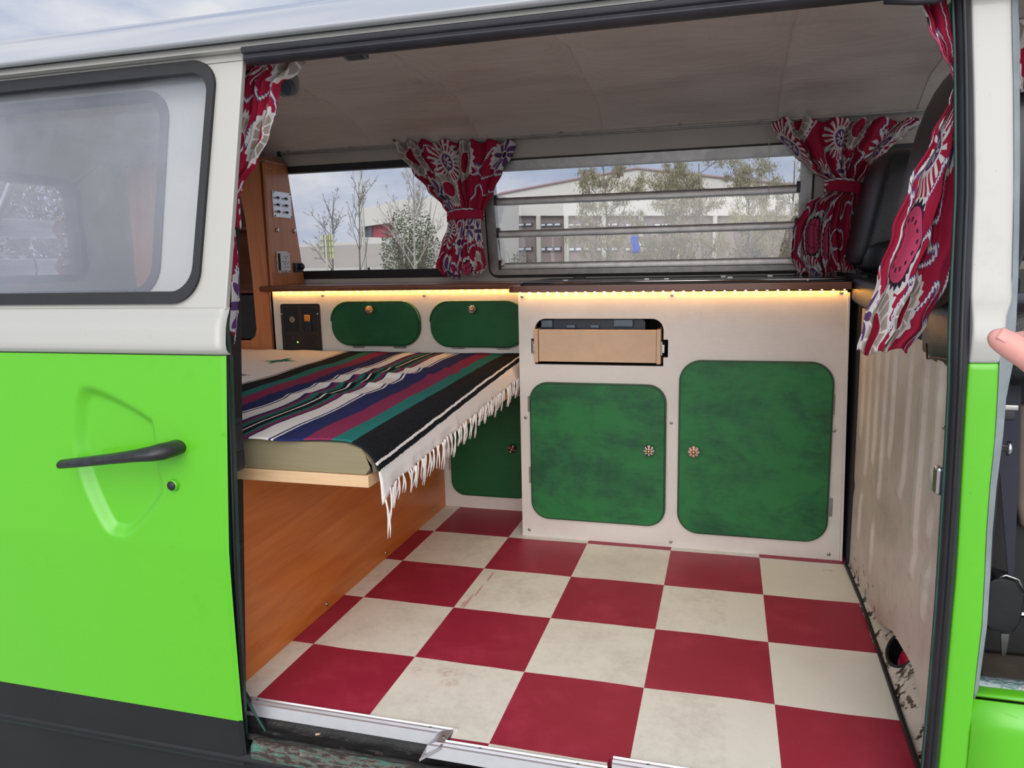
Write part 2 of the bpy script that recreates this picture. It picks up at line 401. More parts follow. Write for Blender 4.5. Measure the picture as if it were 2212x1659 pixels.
def M_glass(name, haze=.05, rough=.0, hazecol=(.7, .75, .8), tint=(1, 1, 1), fres=1.45, dirt=3):
    t = NT(name); g = t.geo(); tr = t.n('ShaderNodeBsdfTransparent'); tr.inputs[0].default_value = (*tint, 1)
    gl = t.n('ShaderNodeBsdfGlossy'); gl.inputs['Roughness'].default_value = rough; gl.inputs[0].default_value = (1, 1, 1, 1)
    lw = t.n('ShaderNodeLayerWeight'); lw.inputs[0].default_value = .5; k_ = ((fres-1)/(fres+1))**2
    fr = t.M('ADD', k_, t.M('MULTIPLY', t.M('POWER', lw.outputs['Facing'], 5), 1-k_))
    m1 = t.n('ShaderNodeMixShader'); t.L(fr, m1.inputs[0]); t.L(tr.outputs[0], m1.inputs[1]); t.L(gl.outputs[0], m1.inputs[2])
    df = t.n('ShaderNodeBsdfDiffuse'); df.inputs[0].default_value = (*hazecol, 1)
    tl = t.n('ShaderNodeBsdfTranslucent'); tl.inputs[0].default_value = (*hazecol, 1)
    ad = t.n('ShaderNodeMixShader'); ad.inputs[0].default_value = .5; t.L(df.outputs[0], ad.inputs[1]); t.L(tl.outputs[0], ad.inputs[2])
    m2 = t.n('ShaderNodeMixShader'); f = t.M('ADD', haze*.5, t.M('MULTIPLY', t.step(t.noise(g, dirt, 6, .65), .3, .75), haze*.9)); t.L(f, m2.inputs[0])
    t.L(m1.outputs[0], m2.inputs[1]); t.L(ad.outputs[0], m2.inputs[2]); return t.done(m2.outputs[0])
MT['glass'] = M_glass('dusty_window_glass', .045)
MT['doorglass'] = M_glass('hazy_door_glass', .20, .03, (.66, .70, .80), dirt=2.6, fres=1.6)
# ---- crimson printed curtain cloth
CR = (.34, .008, .040); WH = (.66, .64, .63); TAU = (.34, .30, .255); PUR = (.115, .050, .17); PNK = (.52, .06, .14); DK = (.02, .012, .03)
def M_curtain():
    t = NT('printed_curtain_fabric'); uv = t.uv()
    sx = t.sep(uv); U, V = sx[0], sx[1]
    base = CR
    nz = t.noise(t.mapv(uv, (1, 1, 1), (3, 1, 0)), 9, 1, .5)
    d = t.M('ABSOLUTE', t.M('SUBTRACT', nz, .47)); sc = t.M('MULTIPLY', t.M('SINE', t.M('MULTIPLY', t.M('ADD', U, t.M('MULTIPLY', V, 1.3)), 480)), .010)
    c = t.mix(t.M('LESS_THAN', d, .030), base, PUR)
    c = t.mix(t.M('LESS_THAN', t.M('ADD', d, sc), .016), c, WH)
    def layer(c, off, scale, lo, hi, seed):
        v = t.mapv(uv, (1, 1, 1), off); vo = t.n('ShaderNodeTexVoronoi'); vo.voronoi_dimensions = '2D'
        t.L(v, vo.inputs['Vector']); vo.inputs['Scale'].default_value = scale; vo.inputs['Randomness'].default_value = .55
        df = t.n('ShaderNodeVectorMath', operation='SUBTRACT'); t.L(v, df.inputs[0]); t.L(vo.outputs['Position'], df.inputs[1])
        q = t.sep(df.outputs[0]); cl = t.sep(vo.outputs['Color']); R, G = cl[0], cl[1]
        ex = t.M('ADD', .75, t.M('MULTIPLY', G, .5))
        X = t.M('MULTIPLY', q[0], scale); Y = t.M('MULTIPLY', t.M('MULTIPLY', q[1], scale), ex)
        r = t.M('SQRT', t.M('ADD', t.M('MULTIPLY', X, X), t.M('MULTIPLY', Y, Y))); th = t.M('ARCTAN2', Y, X)
        def inr(a, b, rr=r): return t.M('MULTIPLY', t.M('GREATER_THAN', rr, a), t.M('LESS_THAN', rr, b))
        s18 = t.M('SINE', t.M('MULTIPLY', th, 22)); s10 = t.M('SINE', t.M('MULTIPLY', th, 14)); c4 = t.M('ABSOLUTE', t.M('COSINE', t.M('MULTIPLY', th, 4)))
        # A: mandala
        rs = t.M('ADD', r, t.M('MULTIPLY', s18, .025))
        A = t.mix(t.M('LESS_THAN', rs, .47), c, WH); A = t.mix(t.M('LESS_THAN', r, .39), A, TAU)
        A = t.mix(t.M('MULTIPLY', inr(.22, .39), t.M('GREATER_THAN', s10, .82)), A, WH)
        A = t.mix(t.M('LESS_THAN', t.M('ADD', r, t.M('MULTIPLY', s18, .015)), .23), A, WH); A = t.mix(t.M('LESS_THAN', r, .20), A, CR)
        # B: sunburst with purple flower heart
        B = t.mix(t.M('MULTIPLY', t.M('LESS_THAN', t.M('ADD', r, t.M('MULTIPLY', s10, .05)), .47), t.M('GREATER_THAN', s18, .0)), c, WH)
        B = t.mix(t.M('LESS_THAN', rs, .21), B, WH); B = t.mix(t.M('LESS_THAN', r, .17), B, PUR)
        B = t.mix(t.M('LESS_THAN', r, t.M('MULTIPLY', c4, .14)), B, WH); B = t.mix(t.M('LESS_THAN', r, .03), B, DK)
        # C: pink pod with dark toothed edge and dots
        Cc = t.mix(t.M('LESS_THAN', r, .46), c, WH); Cc = t.mix(t.M('LESS_THAN', t.M('ADD', r, t.M('MULTIPLY', s18, .02)), .38), Cc, DK)
        Cc = t.mix(t.M('LESS_THAN', r, .33), Cc, PNK)
        dd = t.M('MULTIPLY', t.M('LESS_THAN', t.M('ABSOLUTE', t.M('SUBTRACT', r, .22)), .022), t.M('GREATER_THAN', s10, .4)); Cc = t.mix(dd, Cc, DK)
        # D: white leaf with purple petals
        D = t.mix(t.M('LESS_THAN', rs, .45), c, WH); D = t.mix(t.M('MULTIPLY', t.M('LESS_THAN', r, t.M('MULTIPLY', c4, .40)), t.M('GREATER_THAN', r, .10)), D, PUR)
        D = t.mix(t.M('LESS_THAN', r, .07), D, DK)
        o = t.mix(t.M('GREATER_THAN', R, .32), A, B); o = t.mix(t.M('GREATER_THAN', R, .60), o, Cc); o = t.mix(t.M('GREATER_THAN', R, .74), o, D)
        return t.mix(t.M('LESS_THAN', cl[2], hi), c, o)
    c = layer(c, (.3, .1, 0), 6.6, 0, .80, 1)
    wv = t.noise(t.mapv(uv, (1, 1, 1)), 900, 2)
    c = t.mix(t.M('MULTIPLY', wv, .18), c, (.12, .05, .07))
    return t.done(t.pbr(c, .85, 0, t.bump(wv, .15, .001), 0, .2))
MT['curtain'] = M_curtain()
# ---- mexican blanket: u = metres from the hem (0) inwards, v = metres along the hem
NAVY = (.020, .026, .10); CRIM = (.22, .026, .075); TEAL = (.018, .15, .13); BLK = (.010, .011, .014); WHT = (.80, .75, .72)
def M_blanket():
    t = NT('woven_striped_blanket'); uv = t.uv(); s = t.sep(uv)
    fz = t.noise(uv, 260, 3, .7); wb = t.noise(uv, 14, 3)
    u = t.M('ADD', s[0], t.M('ADD', t.M('MULTIPLY', t.M('SUBTRACT', fz, .5), .006), t.M('MULTIPLY', t.M('SUBTRACT', wb, .5), .006)))
    L = 1.4; ST = [(0, WHT), (.060, BLK), (.0665, WHT), (.0735, BLK), (.132, TEAL), (.176, CRIM), (.232, NAVY), (.292, WHT), (.297, NAVY), (.301, WHT),
        (.346, NAVY), (.353, CRIM), (.362, TEAL), (.374, BLK), (.389, WHT), (.395, BLK), (.410, TEAL), (.424, CRIM), (.437, NAVY), (.447, WHT),
        (.484, NAVY), (.488, WHT), (.495, NAVY), (.544, CRIM), (.598, TEAL), (.645, BLK), (.704, WHT), (.708, BLK), (.712, WHT)]
    k = ST
    c = t.ramp(t.M('DIVIDE', u, L), [(p/L, col) for p, col in k], 'CONSTANT')
    # woven motifs on the white field: green star and navy zigzag
    def motif(c, cu, cv, a, b, col):
        du = t.M('ABSOLUTE', t.M('SUBTRACT', s[0], cu)); dv = t.M('ABSOLUTE', t.M('SUBTRACT', s[1], cv))
        tooth = t.M('MULTIPLY', t.M('PINGPONG', s[0], .007), 4.0)
        d = t.M('ADD', t.M('DIVIDE', du, a), t.M('DIVIDE', t.M('ADD', dv, tooth), b))
        return t.mix(t.M('LESS_THAN', d, 1), c, col)
    for m_ in MOTIFS: c = motif(c, *m_)
    c = t.mix(t.step(fz, .55, .8), c, t.mix(.20, c, (.34, .34, .38)))
    c = t.mix(t.M('MULTIPLY', t.step(t.noise(uv, 500, 2), .74, .78), .35), c, (.45, .45, .45))
    rib = t.M('SINE', t.M('MULTIPLY', s[1], 1400))
    h = t.M('ADD', t.M('MULTIPLY', fz, 1.0), t.M('MULTIPLY', rib, .15))
    return t.done(t.pbr(c, .95, 0, t.bump(h, .5, .003), 0, .1))
MOTIFS = []
def M_mattress():
    t = NT('khaki_mattress_cloth'); g = t.geo(); a = t.noise(t.mapv(g, (3, 30, 40)), 3, 4, .6); b = t.noise(g, 5, 4)
    c = t.mix(a, (.21, .175, .10), (.27, .23, .145)); c = t.mix(t.M('MULTIPLY', t.step(b, .5, .75), .4), c, (.14, .12, .08))
    return t.done(t.pbr(c, .85, 0, t.bump(t.noise(g, 400, 2), .2, .001), 0, .2, .2))
MT['mattress'] = M_mattress()
MT['yarn'] = plain('white_wool_yarn', (.80, .75, .72), .95, 0, .12, 60, sheen=.4)
MT['hob'] = plain('black_glass_lid', (.01, .01, .012), .10, 0, .05)
MT['panelblack'] = plain('dark_brown_plastic', (.012, .008, .008), .42, 0, .1)
MT['goldline'] = plain('faded_gold_print', (.085, .055, .045), .5, 0, .1)
MT['amber'] = plain('amber_rocker', (.75, .24, .02), .35, 0, .1)
MT['white_plastic'] = plain('white_plastic', (.68, .67, .66), .35, 0, .05)
MT['bluegrey_plastic'] = plain('grey_blue_plastic', (.10, .13, .17), .3, 0, .1)
MT['navyplastic'] = plain('dark_navy_plastic', (.012, .016, .035), .35, 0, .1)
MT['red_plastic'] = plain('bright_pinkish_red_plastic', (.62, .012, .06), .3, 0, .08)
MT['brown_seat'] = plain('brown_seat_board', (.12, .095, .075), .6, 0, .25, 12)
MT['darkfloor'] = plain('dirty_cab_floor', (.07, .055, .042), .75, 0, .45, 16, bump=.5, bscale=30)
MT['skin'] = None

def M_jr():
    t = NT('rusty_blue_grey_sill'); g = t.geo(); a = t.noise(t.mapv(g, (8, 20, 20)), 3, 6, .7)
    c = t.ramp(a, [(.0, (.20, .24, .26)), (.40, (.24, .28, .30)), (.50, (.02, .09, .08)), (.55, (.30, .33, .34)), (.62, (.07, .025, .015)), (.7, (.20, .21, .21))])
    return t.done(t.pbr(c, .45, .2, t.bump(a, .3, .004)))
MT['jambrust'] = M_jr()
# ================================================================== THE SETTING (inside of the van)
# floor -------------------------------------------------------------
b = MB(); b.plate([[(-1.5, .50), (-1.5, -.90), (-.06, -.90), (-.055, -.978), (.425, -.978), (.428, -1.014), (.712, -1.014), (.715, -.985), (1.218, -.985), (1.224, -.70), (1.236, -.02), (1.24, .50)]], FZ, 0, -.018)
struct('floor', b, MT['floor'])
# cab floor, lower, dirty
b = MB()
def fcab(u, v):
    x = lerp(1.262, 2.3, u); y = lerp(-.955, .46, v)
    return (x, y, .158 + .005*sin(9*x)*cos(7*y))
b.grid(fcab, 16, 16); struct('floor_cab', b, MT['darkfloor'], smooth=True, solid=.01)
# far wall, with three window openings --------------------------------
def wpt(a, z, t): return (a, WALL_Y(z) + t, z)
w1 = (-1.02, .815, PW(1003, 560).x, PW(800, 357).z)     # rear side window opening (x0,z0,x1,z1)
wl = [PW(1048, 372), PW(1066, 583), PW(1742, 580), PW(1748, 328)]
lx0 = PW(1062, 470).x; lx1 = PW(1738, 450).x; lz0 = .5*(PW(1080, 574).z + PW(1720, 572).z); lz1 = .5*(PW(1080, 366).z + PW(1725, 335).z)
lx0, lx1 = lx0 + .012, lx1 - .012
outer = [(-1.55, .775), (2.35, .775), (2.35, 1.262), (-1.55, 1.262)]
h1 = rrect(w1[0], w1[1], w1[2], w1[3], .055); h2 = rrect(lx0, lz0, lx1, lz1, .03); h3 = rrect(1.33, .84, 2.12, 1.165, .06)
b = MB(); b.plate([outer, h1, h2, h3], wpt, 0, .045); wall = struct('wall_back', b, MT['lining_wall'])
b = MB(); b.box((-1.55, .498, -.02), (1.26, .54, .776)); b.box((1.26, .47, -.02), (2.35, .54, .776)); struct('wall_back_lower', b, MT['lining_wall'])
# rear side window
win1 = thing('window_1', None, None, (-.5, .5, .8), kind='structure')
b = MB(); b.plate([rrect(w1[0]-.012, w1[1]-.012, w1[2]+.012, w1[3]+.012, .06), rrect(w1[0]+.014, w1[1]+.020, w1[2]-.014, w1[3]-.012, .045)], wpt, -.004, .03)
build('window_seal', b, MT['rubber'], win1, bevel=.003)
b = MB(); b.plate([rrect(w1[0], w1[1], w1[2], w1[3], .05)], wpt, .022, .026); build('window_pane', b, MT['glass'], win1)
# jalousie (louvre) window
win2 = thing('window_2', None, None, (.6, .5, .8), kind='structure')
b = MB(); b.plate([rrect(lx0-.030, lz0-.028, lx1+.030, lz1+.030, .028, 4), rrect(lx0+.006, lz0+.012, lx1-.006, lz1-.004, .006, 3)], wpt, -.012, .02)
build('aluminium_frame', b, MT['alu_dull'], win2, bevel=.002)
b = MB(); b.plate([rrect(lx0-.036, lz0-.036, lx1+.036, lz1+.036, .035, 6), rrect(lx0-.026, lz0-.024, lx1+.026, lz1+.026, .026, 4)], wpt, -.004, .01)
build('window_seal', b, MT['rubber'], win2)
zb = [lz0+.006, .5*(PW(1083, 505).z + PW(1718, 487).z), .5*(PW(1078, 434).z + PW(1722, 410).z), lz1-.002]
for i, zz in enumerate(zb[:3]):
    # each louvre: glass blade in aluminium rails
    tp = zb[i+1]
    b = MB(); y0 = WALL_Y(zz) - .006
    b.extx([(y0-.010, zz-.012), (y0+.012, zz-.014), (y0+.014, zz-.002), (y0+.004, zz+.002), (y0+.003, zz+.010), (y0-.008, zz+.012), (y0-.012, zz+.002)], lx0+.004, lx1-.004)
    rail = build('louvre_rail', b, MT['alu_dull'], win2, bevel=.0015)
    b = MB(); b.extx([(y0, zz+.005), (y0+.004, zz+.005), (WALL_Y(tp)+.018, tp-.006), (WALL_Y(tp)+.014, tp-.006)], lx0+.010, lx1-.010)
    build('louvre_pane', b, MT['glass'], win2)
    b = MB(); y1 = WALL_Y(zz+.02)-.006
    b.box((lx0+.006, y0-.012, zz-.012), (lx0+.016, y1+.012, zz+.022)); b.box((lx1-.016, y0-.012, zz-.012), (lx1-.006, y1+.012, zz+.022))
    build('louvre_clip', b, MT['greyrubber'], win2, bevel=.001)
b = MB(); b.tube([(lx0+.012, WALL_Y(.9)-.02, lz0+.10), (lx0+.022, WALL_Y(.85)-.026, lz0+.03), (lx0+.020, WALL_Y(.82)-.022, lz0+.005)], .003, 6)
b.lathe((lx0+.022, WALL_Y(.83)-.02, lz0+.012), (0, -1, 0), [(0, .008), (.008, .007), (.012, .004)], 10); build('window_crank', b, MT['alu'], win2, smooth=True)
for px, py in ((1192, 588), (1383, 585), (1572, 583)):
    p = PW(px, py); b = MB(); b.lathe((p.x, p.y+.002, p.z), (0, -1, 0), [(0, .005), (.004, .0045), (.006, .002)], 10); build('screw', b, MT['steel'], win2, smooth=True)
# cab side window
win3 = thing('window_3', None, None, (1.7, .5, .8), kind='structure')
b = MB(); b.plate([rrect(1.315, .825, 2.135, 1.18, .065), rrect(1.345, .855, 2.105, 1.15, .05)], wpt, -.006, .03); build('window_seal', b, MT['rubber'], win3)
b = MB(); b.plate([rrect(1.33, .84, 2.12, 1.165, .06)], wpt, .02, .024); build('window_pane', b, MT['glass'], win3)

# ceiling headliner: taut cloth between roof bows, softly rumpled ------
CP = [(.405, 1.262), (.385, 1.285), (.33, 1.318), (.22, 1.352), (.06, 1.378), (-.2, 1.392), (-.45, 1.380), (-.65, 1.345), (-.80, 1.298), (-.90, 1.243), (-.925, 1.222)]
def cpt(v):
    f = v*(len(CP)-1); i = min(int(f), len(CP)-2); s = f - i
    p0 = CP[max(i-1, 0)]; p1 = CP[i]; p2 = CP[i+1]; p3 = CP[min(i+2, len(CP)-1)]
    return [.5*((2*p1[k]) + (-p0[k]+p2[k])*s + (2*p0[k]-5*p1[k]+4*p2[k]-p3[k])*s*s + (-p0[k]+3*p1[k]-3*p2[k]+p3[k])*s**3) for k in (0, 1)]
SEAM = [-1.2, -.78, -.345, .06, .49, 1.03, 1.42, 1.9]
random.seed(4)
def wr(x, y):
    z = 0
    for i, sx in enumerate(SEAM): z -= .010*math.exp(-((x - sx)/.035)**2)
    z += .006*sin(7*y + 3*x) * (.5 + .5*sin(5.1*x + 2)) + .0045*sin(16*y - 9*x + 2*sin(3*x)) + .003*sin(31*y + 7*x + 2.5*sin(6*y))
    return z
def ceil(u, v):
    x = lerp(-1.55, 2.35, u); y, z = cpt(v); e = min(1, v*6, (1-v)*8); return (x, y, z + wr(x, y)*e)
b = MB(); b.grid(ceil, 200, 60); struct('ceiling', b, MT['liner'], smooth=True)
for sx in SEAM:
    b = MB(); b.tube([ceil((sx+1.55)/3.9, k/40) for k in range(41)], .0022, 5); struct('trim_ceiling_seam', b, MT['liner'], smooth=True)
# curtain rail
rl = thing('curtain_rail', 'thin grey metal curtain rail along the far wall above the windows', 'curtain rail', (.3, .39, 1.27))
pr0 = PY(605, 330, .392); ry = .392; k0 = (pr0.z - CAM.z)/(ry - CAM.y)
rz = 1.267
b = MB(); b.extx([(ry-.003, rz-.006), (ry+.006, rz-.006), (ry+.006, rz+.005), (ry-.003, rz+.004)], pr0.x, 2.0); b.tube([(pr0.x, ry-.005, rz-.003), (2.0, ry-.005, rz-.003)], .0022, 6)
build('rail', b, MT['alu_dull'], rl)
b = MB(); b.box((pr0.x-.008, ry-.008, rz-.009), (pr0.x+.002, ry+.008, rz+.008)); build('end_stop', b, MT['rubber'], rl, bevel=.001)
for px in (620, 755, 1212, 1468, 1690):
    p = PY(px, 300, ry-.004); b = MB(); b.lathe((p.x, ry-.003, rz+.007), (0, -1, 0), [(0, .004), (.003, .003)], 8); build('screw', b, MT['steel'], rl, smooth=True)
# rear end wall (tailgate side) with window opening
b = MB()
tg = rrect(-.50, .830, .222, 1.178, .055)
b.plate([[(-.98, -.3), (.5, -.3), (.5, .79), (.40, 1.30), (.2, 1.37), (-.2, 1.41), (-.6, 1.37), (-.88, 1.25), (-.98, .79)], tg], FX, -1.50, -1.55)
struct('wall_left', b, MT['lining_wall'], bevel=.006)
win4 = thing('window_4', None, None, (-1.5, -.1, .83), kind='structure')
b = MB(); b.plate([rrect(-.515, .815, .237, 1.193, .065), rrect(-.488, .842, .210, 1.166, .05)], FX, -1.492, -1.556); build('window_seal', b, MT['greyrubber'], win4, bevel=.004)
b = MB(); b.plate([rrect(-.50, .83, .222, 1.178, .055)], FX, -1.525, -1.53); build('window_pane', b, MT['glass'], win4)

# aluminium step edging ------------------------------------------------
def trim_prof(y0):
    return [(y0, .004), (y0-.004, .006), (y0-.006, .0035), (y0-.012, .0035), (y0-.014, .006), (y0-.018, .0035), (y0-.022, .003), (y0-.025, -.020), (y0-.023, -.022), (y0+.001, -.006)]
for nm, x0, x1, y0 in (('trim_1', -.048, .431, -.976), ('trim_2', .430, .716, -1.012), ('trim_3', .722, 1.215, -.984)):
    b = MB(); pr = trim_prof(y0); k = len(pr); vs = []
    for x, m_ in ((x0, nm == 'trim_2'), (x1, nm == 'trim_1')):
        vs += [(x - ((y0 - p[0])*1.6 if m_ else 0), p[0], p[1]) for p in pr]
    b.add(vs, [(j, (j+1) % k, k+(j+1) % k, k+j) for j in range(k)] + [tuple(range(k)), tuple(k+j for j in range(k-1, -1, -1))])
    t_ = struct(nm, b, MT['alu'])
    n = max(2, int((x1-x0)/.16))
    for i in range(n):
        xx = lerp(x0+.06, x1-.05, i/(n-1)); b = MB(); b.lathe((xx, y0-.009, .003), (0, 0, 1), [(0, .0035), (.0014, .003)], 8); build('screw', b, MT['steel'], t_, smooth=True)
qa = [PZ(954, 1582, .0055), PZ(978, 1575.5, .0055), PZ(953, 1614, .0055), PZ(905, 1641, -.020), PZ(925, 1605, -.018)]
b = MB(); b.add(qa + [p + Vector((0, 0, -.005)) for p in qa], [(0, 1, 2, 3), (0, 3, 4), (8, 7, 6, 5), (9, 8, 5)] + [(k, (k+1) % 5, 5+(k+1) % 5, 5+k) for k in range(5)])
t_ = struct('trim_4', b, plain('grey_aluminium_corner', (.42, .42, .43), .45, .7, .1, 30), bevel=.001)
for p in (tuple(PZ(958, 1592, .005)), tuple(PZ(946, 1606, .003))):
    b = MB(); b.lathe(p, (0, 0, 1), [(0, .0035), (.0014, .003)], 8); build('screw', b, MT['steel'], t_, smooth=True)

# ================================================================== VAN BODY
van = thing('camper_van', 'lime green and cream camper van body with its white roof and side doorway', 'camper van', (.4, -1.0, -.3))
# roof
RP = [(-.925, 1.252), (-.952, 1.250), (-.956, 1.256), (-.948, 1.263), (-.925, 1.283), (-.90, 1.302), (-.86, 1.325), (-.80, 1.3505), (-.72, 1.379), (-.60, 1.409), (-.40, 1.437), (-.1, 1.450), (.2, 1.435), (.34, 1.39), (.44, 1.32), (.475, 1.262), (.46, 1.262), (.42, 1.32), (.32, 1.375), (.2, 1.42), (-.1, 1.435), (-.40, 1.422), (-.60, 1.394), (-.72, 1.364), (-.80, 1.336), (-.86, 1.31), (-.90, 1.285)]
b = MB(); b.extx(RP, -1.75, 2.5, 1); build('roof', b, MT['roofpaint'], van, smooth=True, bevel=.002, angle=70)
# cream header strip above the doorway and black header seal
b = MB(); b.extx([(-.925, 1.236), (-.938, 1.238), (-.930, 1.2515), (-.915, 1.254), (-.90, 1.254), (-.90, 1.24)], -1.6, 1.7); build('gutter_rail', b, MT['cream'], van, bevel=.002)
b = MB(); b.extx([(-.930, 1.216), (-.922, 1.213), (-.905, 1.215), (-.905, 1.244), (-.93, 1.2435), (-.940, 1.239), (-.938, 1.230), (-.932, 1.228), (-.936, 1.222)], .052, 1.19); build('header_seal', b, MT['greyrubber'], van, bevel=.002)
b = MB()
hz = [(1.16, 0, 0), (1.178, -.004, .002), (1.19, -.014, .004), (1.197, -.03, .006)]
b.tube([(1.10, -.912, 1.214), (1.14, -.914, 1.208), (1.165, -.917, 1.206), (1.185, -.920, 1.212)], .006, 8); build('header_seal_corner', b, MT['greyrubber'], van, smooth=True)
# pillar between doorway and cab
PL = [(2098, 0), (2100, 100), (2103, 200), (2105, 400), (2098, 600), (2096, 655), (2093, 778), (2088, 841), (2081.5, 955), (2066.7, 1223), (2047.5, 1433), (2028, 1659), (2010, 1830)]
PR = [(2186, 0), (2188, 100), (2190.5, 200), (2191.6, 400), (2187, 600), (2186, 645), (2170, 680), (2159, 783), (2155, 865), (2147, 1000), (2135, 1078), (2124, 1334), (2105, 1495), (2092, 1659), (2080, 1830)]
PS = [(2066, -10), (2071, 96), (2072, 193), (2073.6, 400), (2064, 600), (2060, 696), (2058, 841), (2052, 960), (2045, 1078), (2030, 1313), (2018, 1463), (2000.6, 1659), (1985, 1830)]
ex = lambda tab, y: interp([(b_, a_) for a_, b_ in tab], y)
def rowz(py, tab, off=0, prof=BODY): return PP(ex(tab, py), py, prof, off)
def bulge(z): return -.014*max(0, sin(pi*(z-.70)/.10)) if .70 < z < .80 else 0
def strip(rows, fl, fr, depth, bfn=None, n=5, crown=.0):
    bm_ = MB(); vs = []; k = n + 3
    for py in rows:
        A = fl(py); B = fr(py)
        for i in range(n+1):
            p = A.lerp(B, i/n); o = (bfn(p.z) if bfn else 0) - crown*sin(pi*i/n)
            vs.append((p.x, p.y + o, p.z))
        vs.append((B.x, B.y + depth, B.z)); vs.append((A.x, A.y + depth, A.z))
    fs = []
    for j in range(len(rows)-1):
        for i in range(k): fs.append((j*k+i, j*k+(i+1) % k, (j+1)*k+(i+1) % k, (j+1)*k+i))
    fs += [tuple(range(k)), tuple((len(rows)-1)*k + i for i in range(k-1, -1, -1))]
    bm_.add(vs, fs); return bm_
rt = list(range(-60, 640, 60)) + [640, 655, 668, 682, 700, 720, 740, 760, 775, 785]
build('pillar', strip(rt, lambda y: rowz(y, PL), lambda y: rowz(y, PR), .05, bulge), MT['cream'], van, smooth=True, bevel=.003, angle=50, label='cream painted upper pillar')
rg = [785, 800, 860, 950, 1050, 1150, 1250, 1350, 1440, 1516, 1600, 1700, 1830]
build('pillar', strip(rg, lambda y: rowz(y, PL), lambda y: rowz(y, PR), .05), MT['green'], van, smooth=True, bevel=.003, angle=50, label='lime green lower pillar')
ra = list(range(-60, 1860, 60))
build('door_seal', strip(ra, lambda y: rowz(y, PS, -.004), lambda y: rowz(y, [(a-1, b) for a, b in PL], -.004), .03, None, 6, .006), MT['greyrubber'], van, smooth=True)
def mid(t_): return lambda y: rowz(y, [(a + t_*(ex(PL, b) - a), b) for a, b in PS], -.011)
b = MB(); b.tube([mid(.52)(y) for y in ra], .0035, 8); build('seal_ridge', b, MT['rubber'], van, smooth=True)
b = MB(); b.tube([mid(.12)(y) + Vector((-.004, .012, 0)) for y in ra], .0020, 8); build('seal_lip', b, MT['teal'], van, smooth=True)
# cab door jamb flange
PF = [(a+14, b) for a, b in PR]
jam = [(2200, 0), (2200, 25), (2203, 60), (2204, 400), (2200, 600), (2196, 690), (2190, 780), (2173, 865), (2163, 1000), (2148, 1078), (2135, 1334), (2113, 1495), (2104, 1516)]
build('cab_door_jamb', strip([-60, 0, 25, 60, 120, 240, 360, 480, 600, 660, 690, 740, 780, 810, 860, 940, 1050, 1150, 1250, 1350, 1440, 1490, 1514], lambda y: rowz(y, PR, .006), lambda y: rowz(y, jam, .012), .03), plain('scuffed_blue_grey_jamb', (.23, .26, .28), .4, 0, .3, 14), van, smooth=True, bevel=.002)
# green panel under the cab doorway
A = PP(2112, 1516, BODY); 
b = MB()
def gp(u, v):
    z = lerp(A.z, -.3, v); x = lerp(A.x-.006, 2.3, u); y = interp(BODY, z) - .001
    if v == 0: y += .008
    return (x, y, z)
b.grid(gp, 14, 10); build('cab_sill_panel', b, MT['green'], van, smooth=True, solid=.004)
b = MB(); b.grid(lambda u, v: (lerp(A.x+.0, 2.3, u), lerp(-.992, -.955, v), A.z + .002 + .004*sin(pi*v) - (.01 if v > .99 else 0)), 10, 5); build('cab_threshold', b, MT['green'], van, smooth=True, solid=.004)
b = MB(); b.extx([(-.974, A.z+.003), (-.968, A.z+.014), (-.958, A.z+.017), (-.948, A.z+.010), (-.93, A.z+.004), (-.93, A.z-.01)], A.x+.002, 2.3); build('cab_sill_edge', b, MT['jambrust'], van, bevel=.003)
b = MB(); b.lathe((PP(2137, 1553, BODY).x, -1.0, PP(2137, 1553, BODY).z), (0, -1, 0), [(-.004, .006), (.0, .007), (.0015, .004)], 9, 3, .25); build('rust_spot', b, plain('rust_hole', (.05, .012, .006), .8, 0, .4, 80), van)
# doorway step and sill under the floor edge
b = MB()
def step(u, v):
    x = lerp(-.01, 1.24, u)
    P_ = [(-.975, -.022), (-.99, -.046), (-1.018, -.050), (-1.024, -.044), (-1.030, -.050)]
    f = v*(len(P_)-1); i = min(int(f), len(P_)-2); s = f - i
    y = lerp(P_[i][0], P_[i+1][0], s); z = lerp(P_[i][1], P_[i+1][1], s); return (x, y, z + .0015*sin(60*x + 9*v))
b.grid(step, 60, 12); build('door_step', b, MT['sill'], van, smooth=True, solid=.003)
b = MB()
def lip(u, v):
    x = lerp(.035, 1.24, u); P_ = [(-1.026, -.048), (-1.036, -.044), (-1.046, -.052), (-1.050, -.066), (-1.046, -.080)]
    f = v*(len(P_)-1); i = min(int(f), len(P_)-2); s = f - i
    j = .0012*sin(37*x)*sin(17*x + 1) + .0004*sin(310*x)
    return (x, lerp(P_[i][0], P_[i+1][0], s) + j, lerp(P_[i][1], P_[i+1][1], s) + .5*j)
b.grid(lip, 200, 12); build('sill_lip', b, MT['flake'], van, smooth=True, solid=.003)
b = MB(); b.extx([(-1.040, -.078), (-1.045, -.09), (-1.02, -.10), (-1.025, -.12), (-1.0, -.30), (-.9, -.30), (-.9, -.06), (-1.0, -.06)], -1.7, 1.225); build('lower_sill', b, MT['black_lower'], van, bevel=.003)
# corner gusset at the rear foot of the doorway
p0, p1, p2 = PY(520, 1490, -1.0), PY(576, 1581, -1.0), PY(515, 1600, -1.0)
b = MB(); b.add([(p.x, p.y + d, p.z) for d in (0, .010) for p in (p0, p1, p2)], [(0, 1, 2), (5, 4, 3), (0, 3, 4, 1), (1, 4, 5, 2), (2, 5, 3, 0)]); g_ = build('jamb_gusset', b, MT['dark'], van)
b = MB(); b.tube([p0 + Vector((.001, -.002, 0)), p1 + Vector((.001, -.002, 0))], .0028, 6); build('gusset_edge', b, MT['teal'], g_)
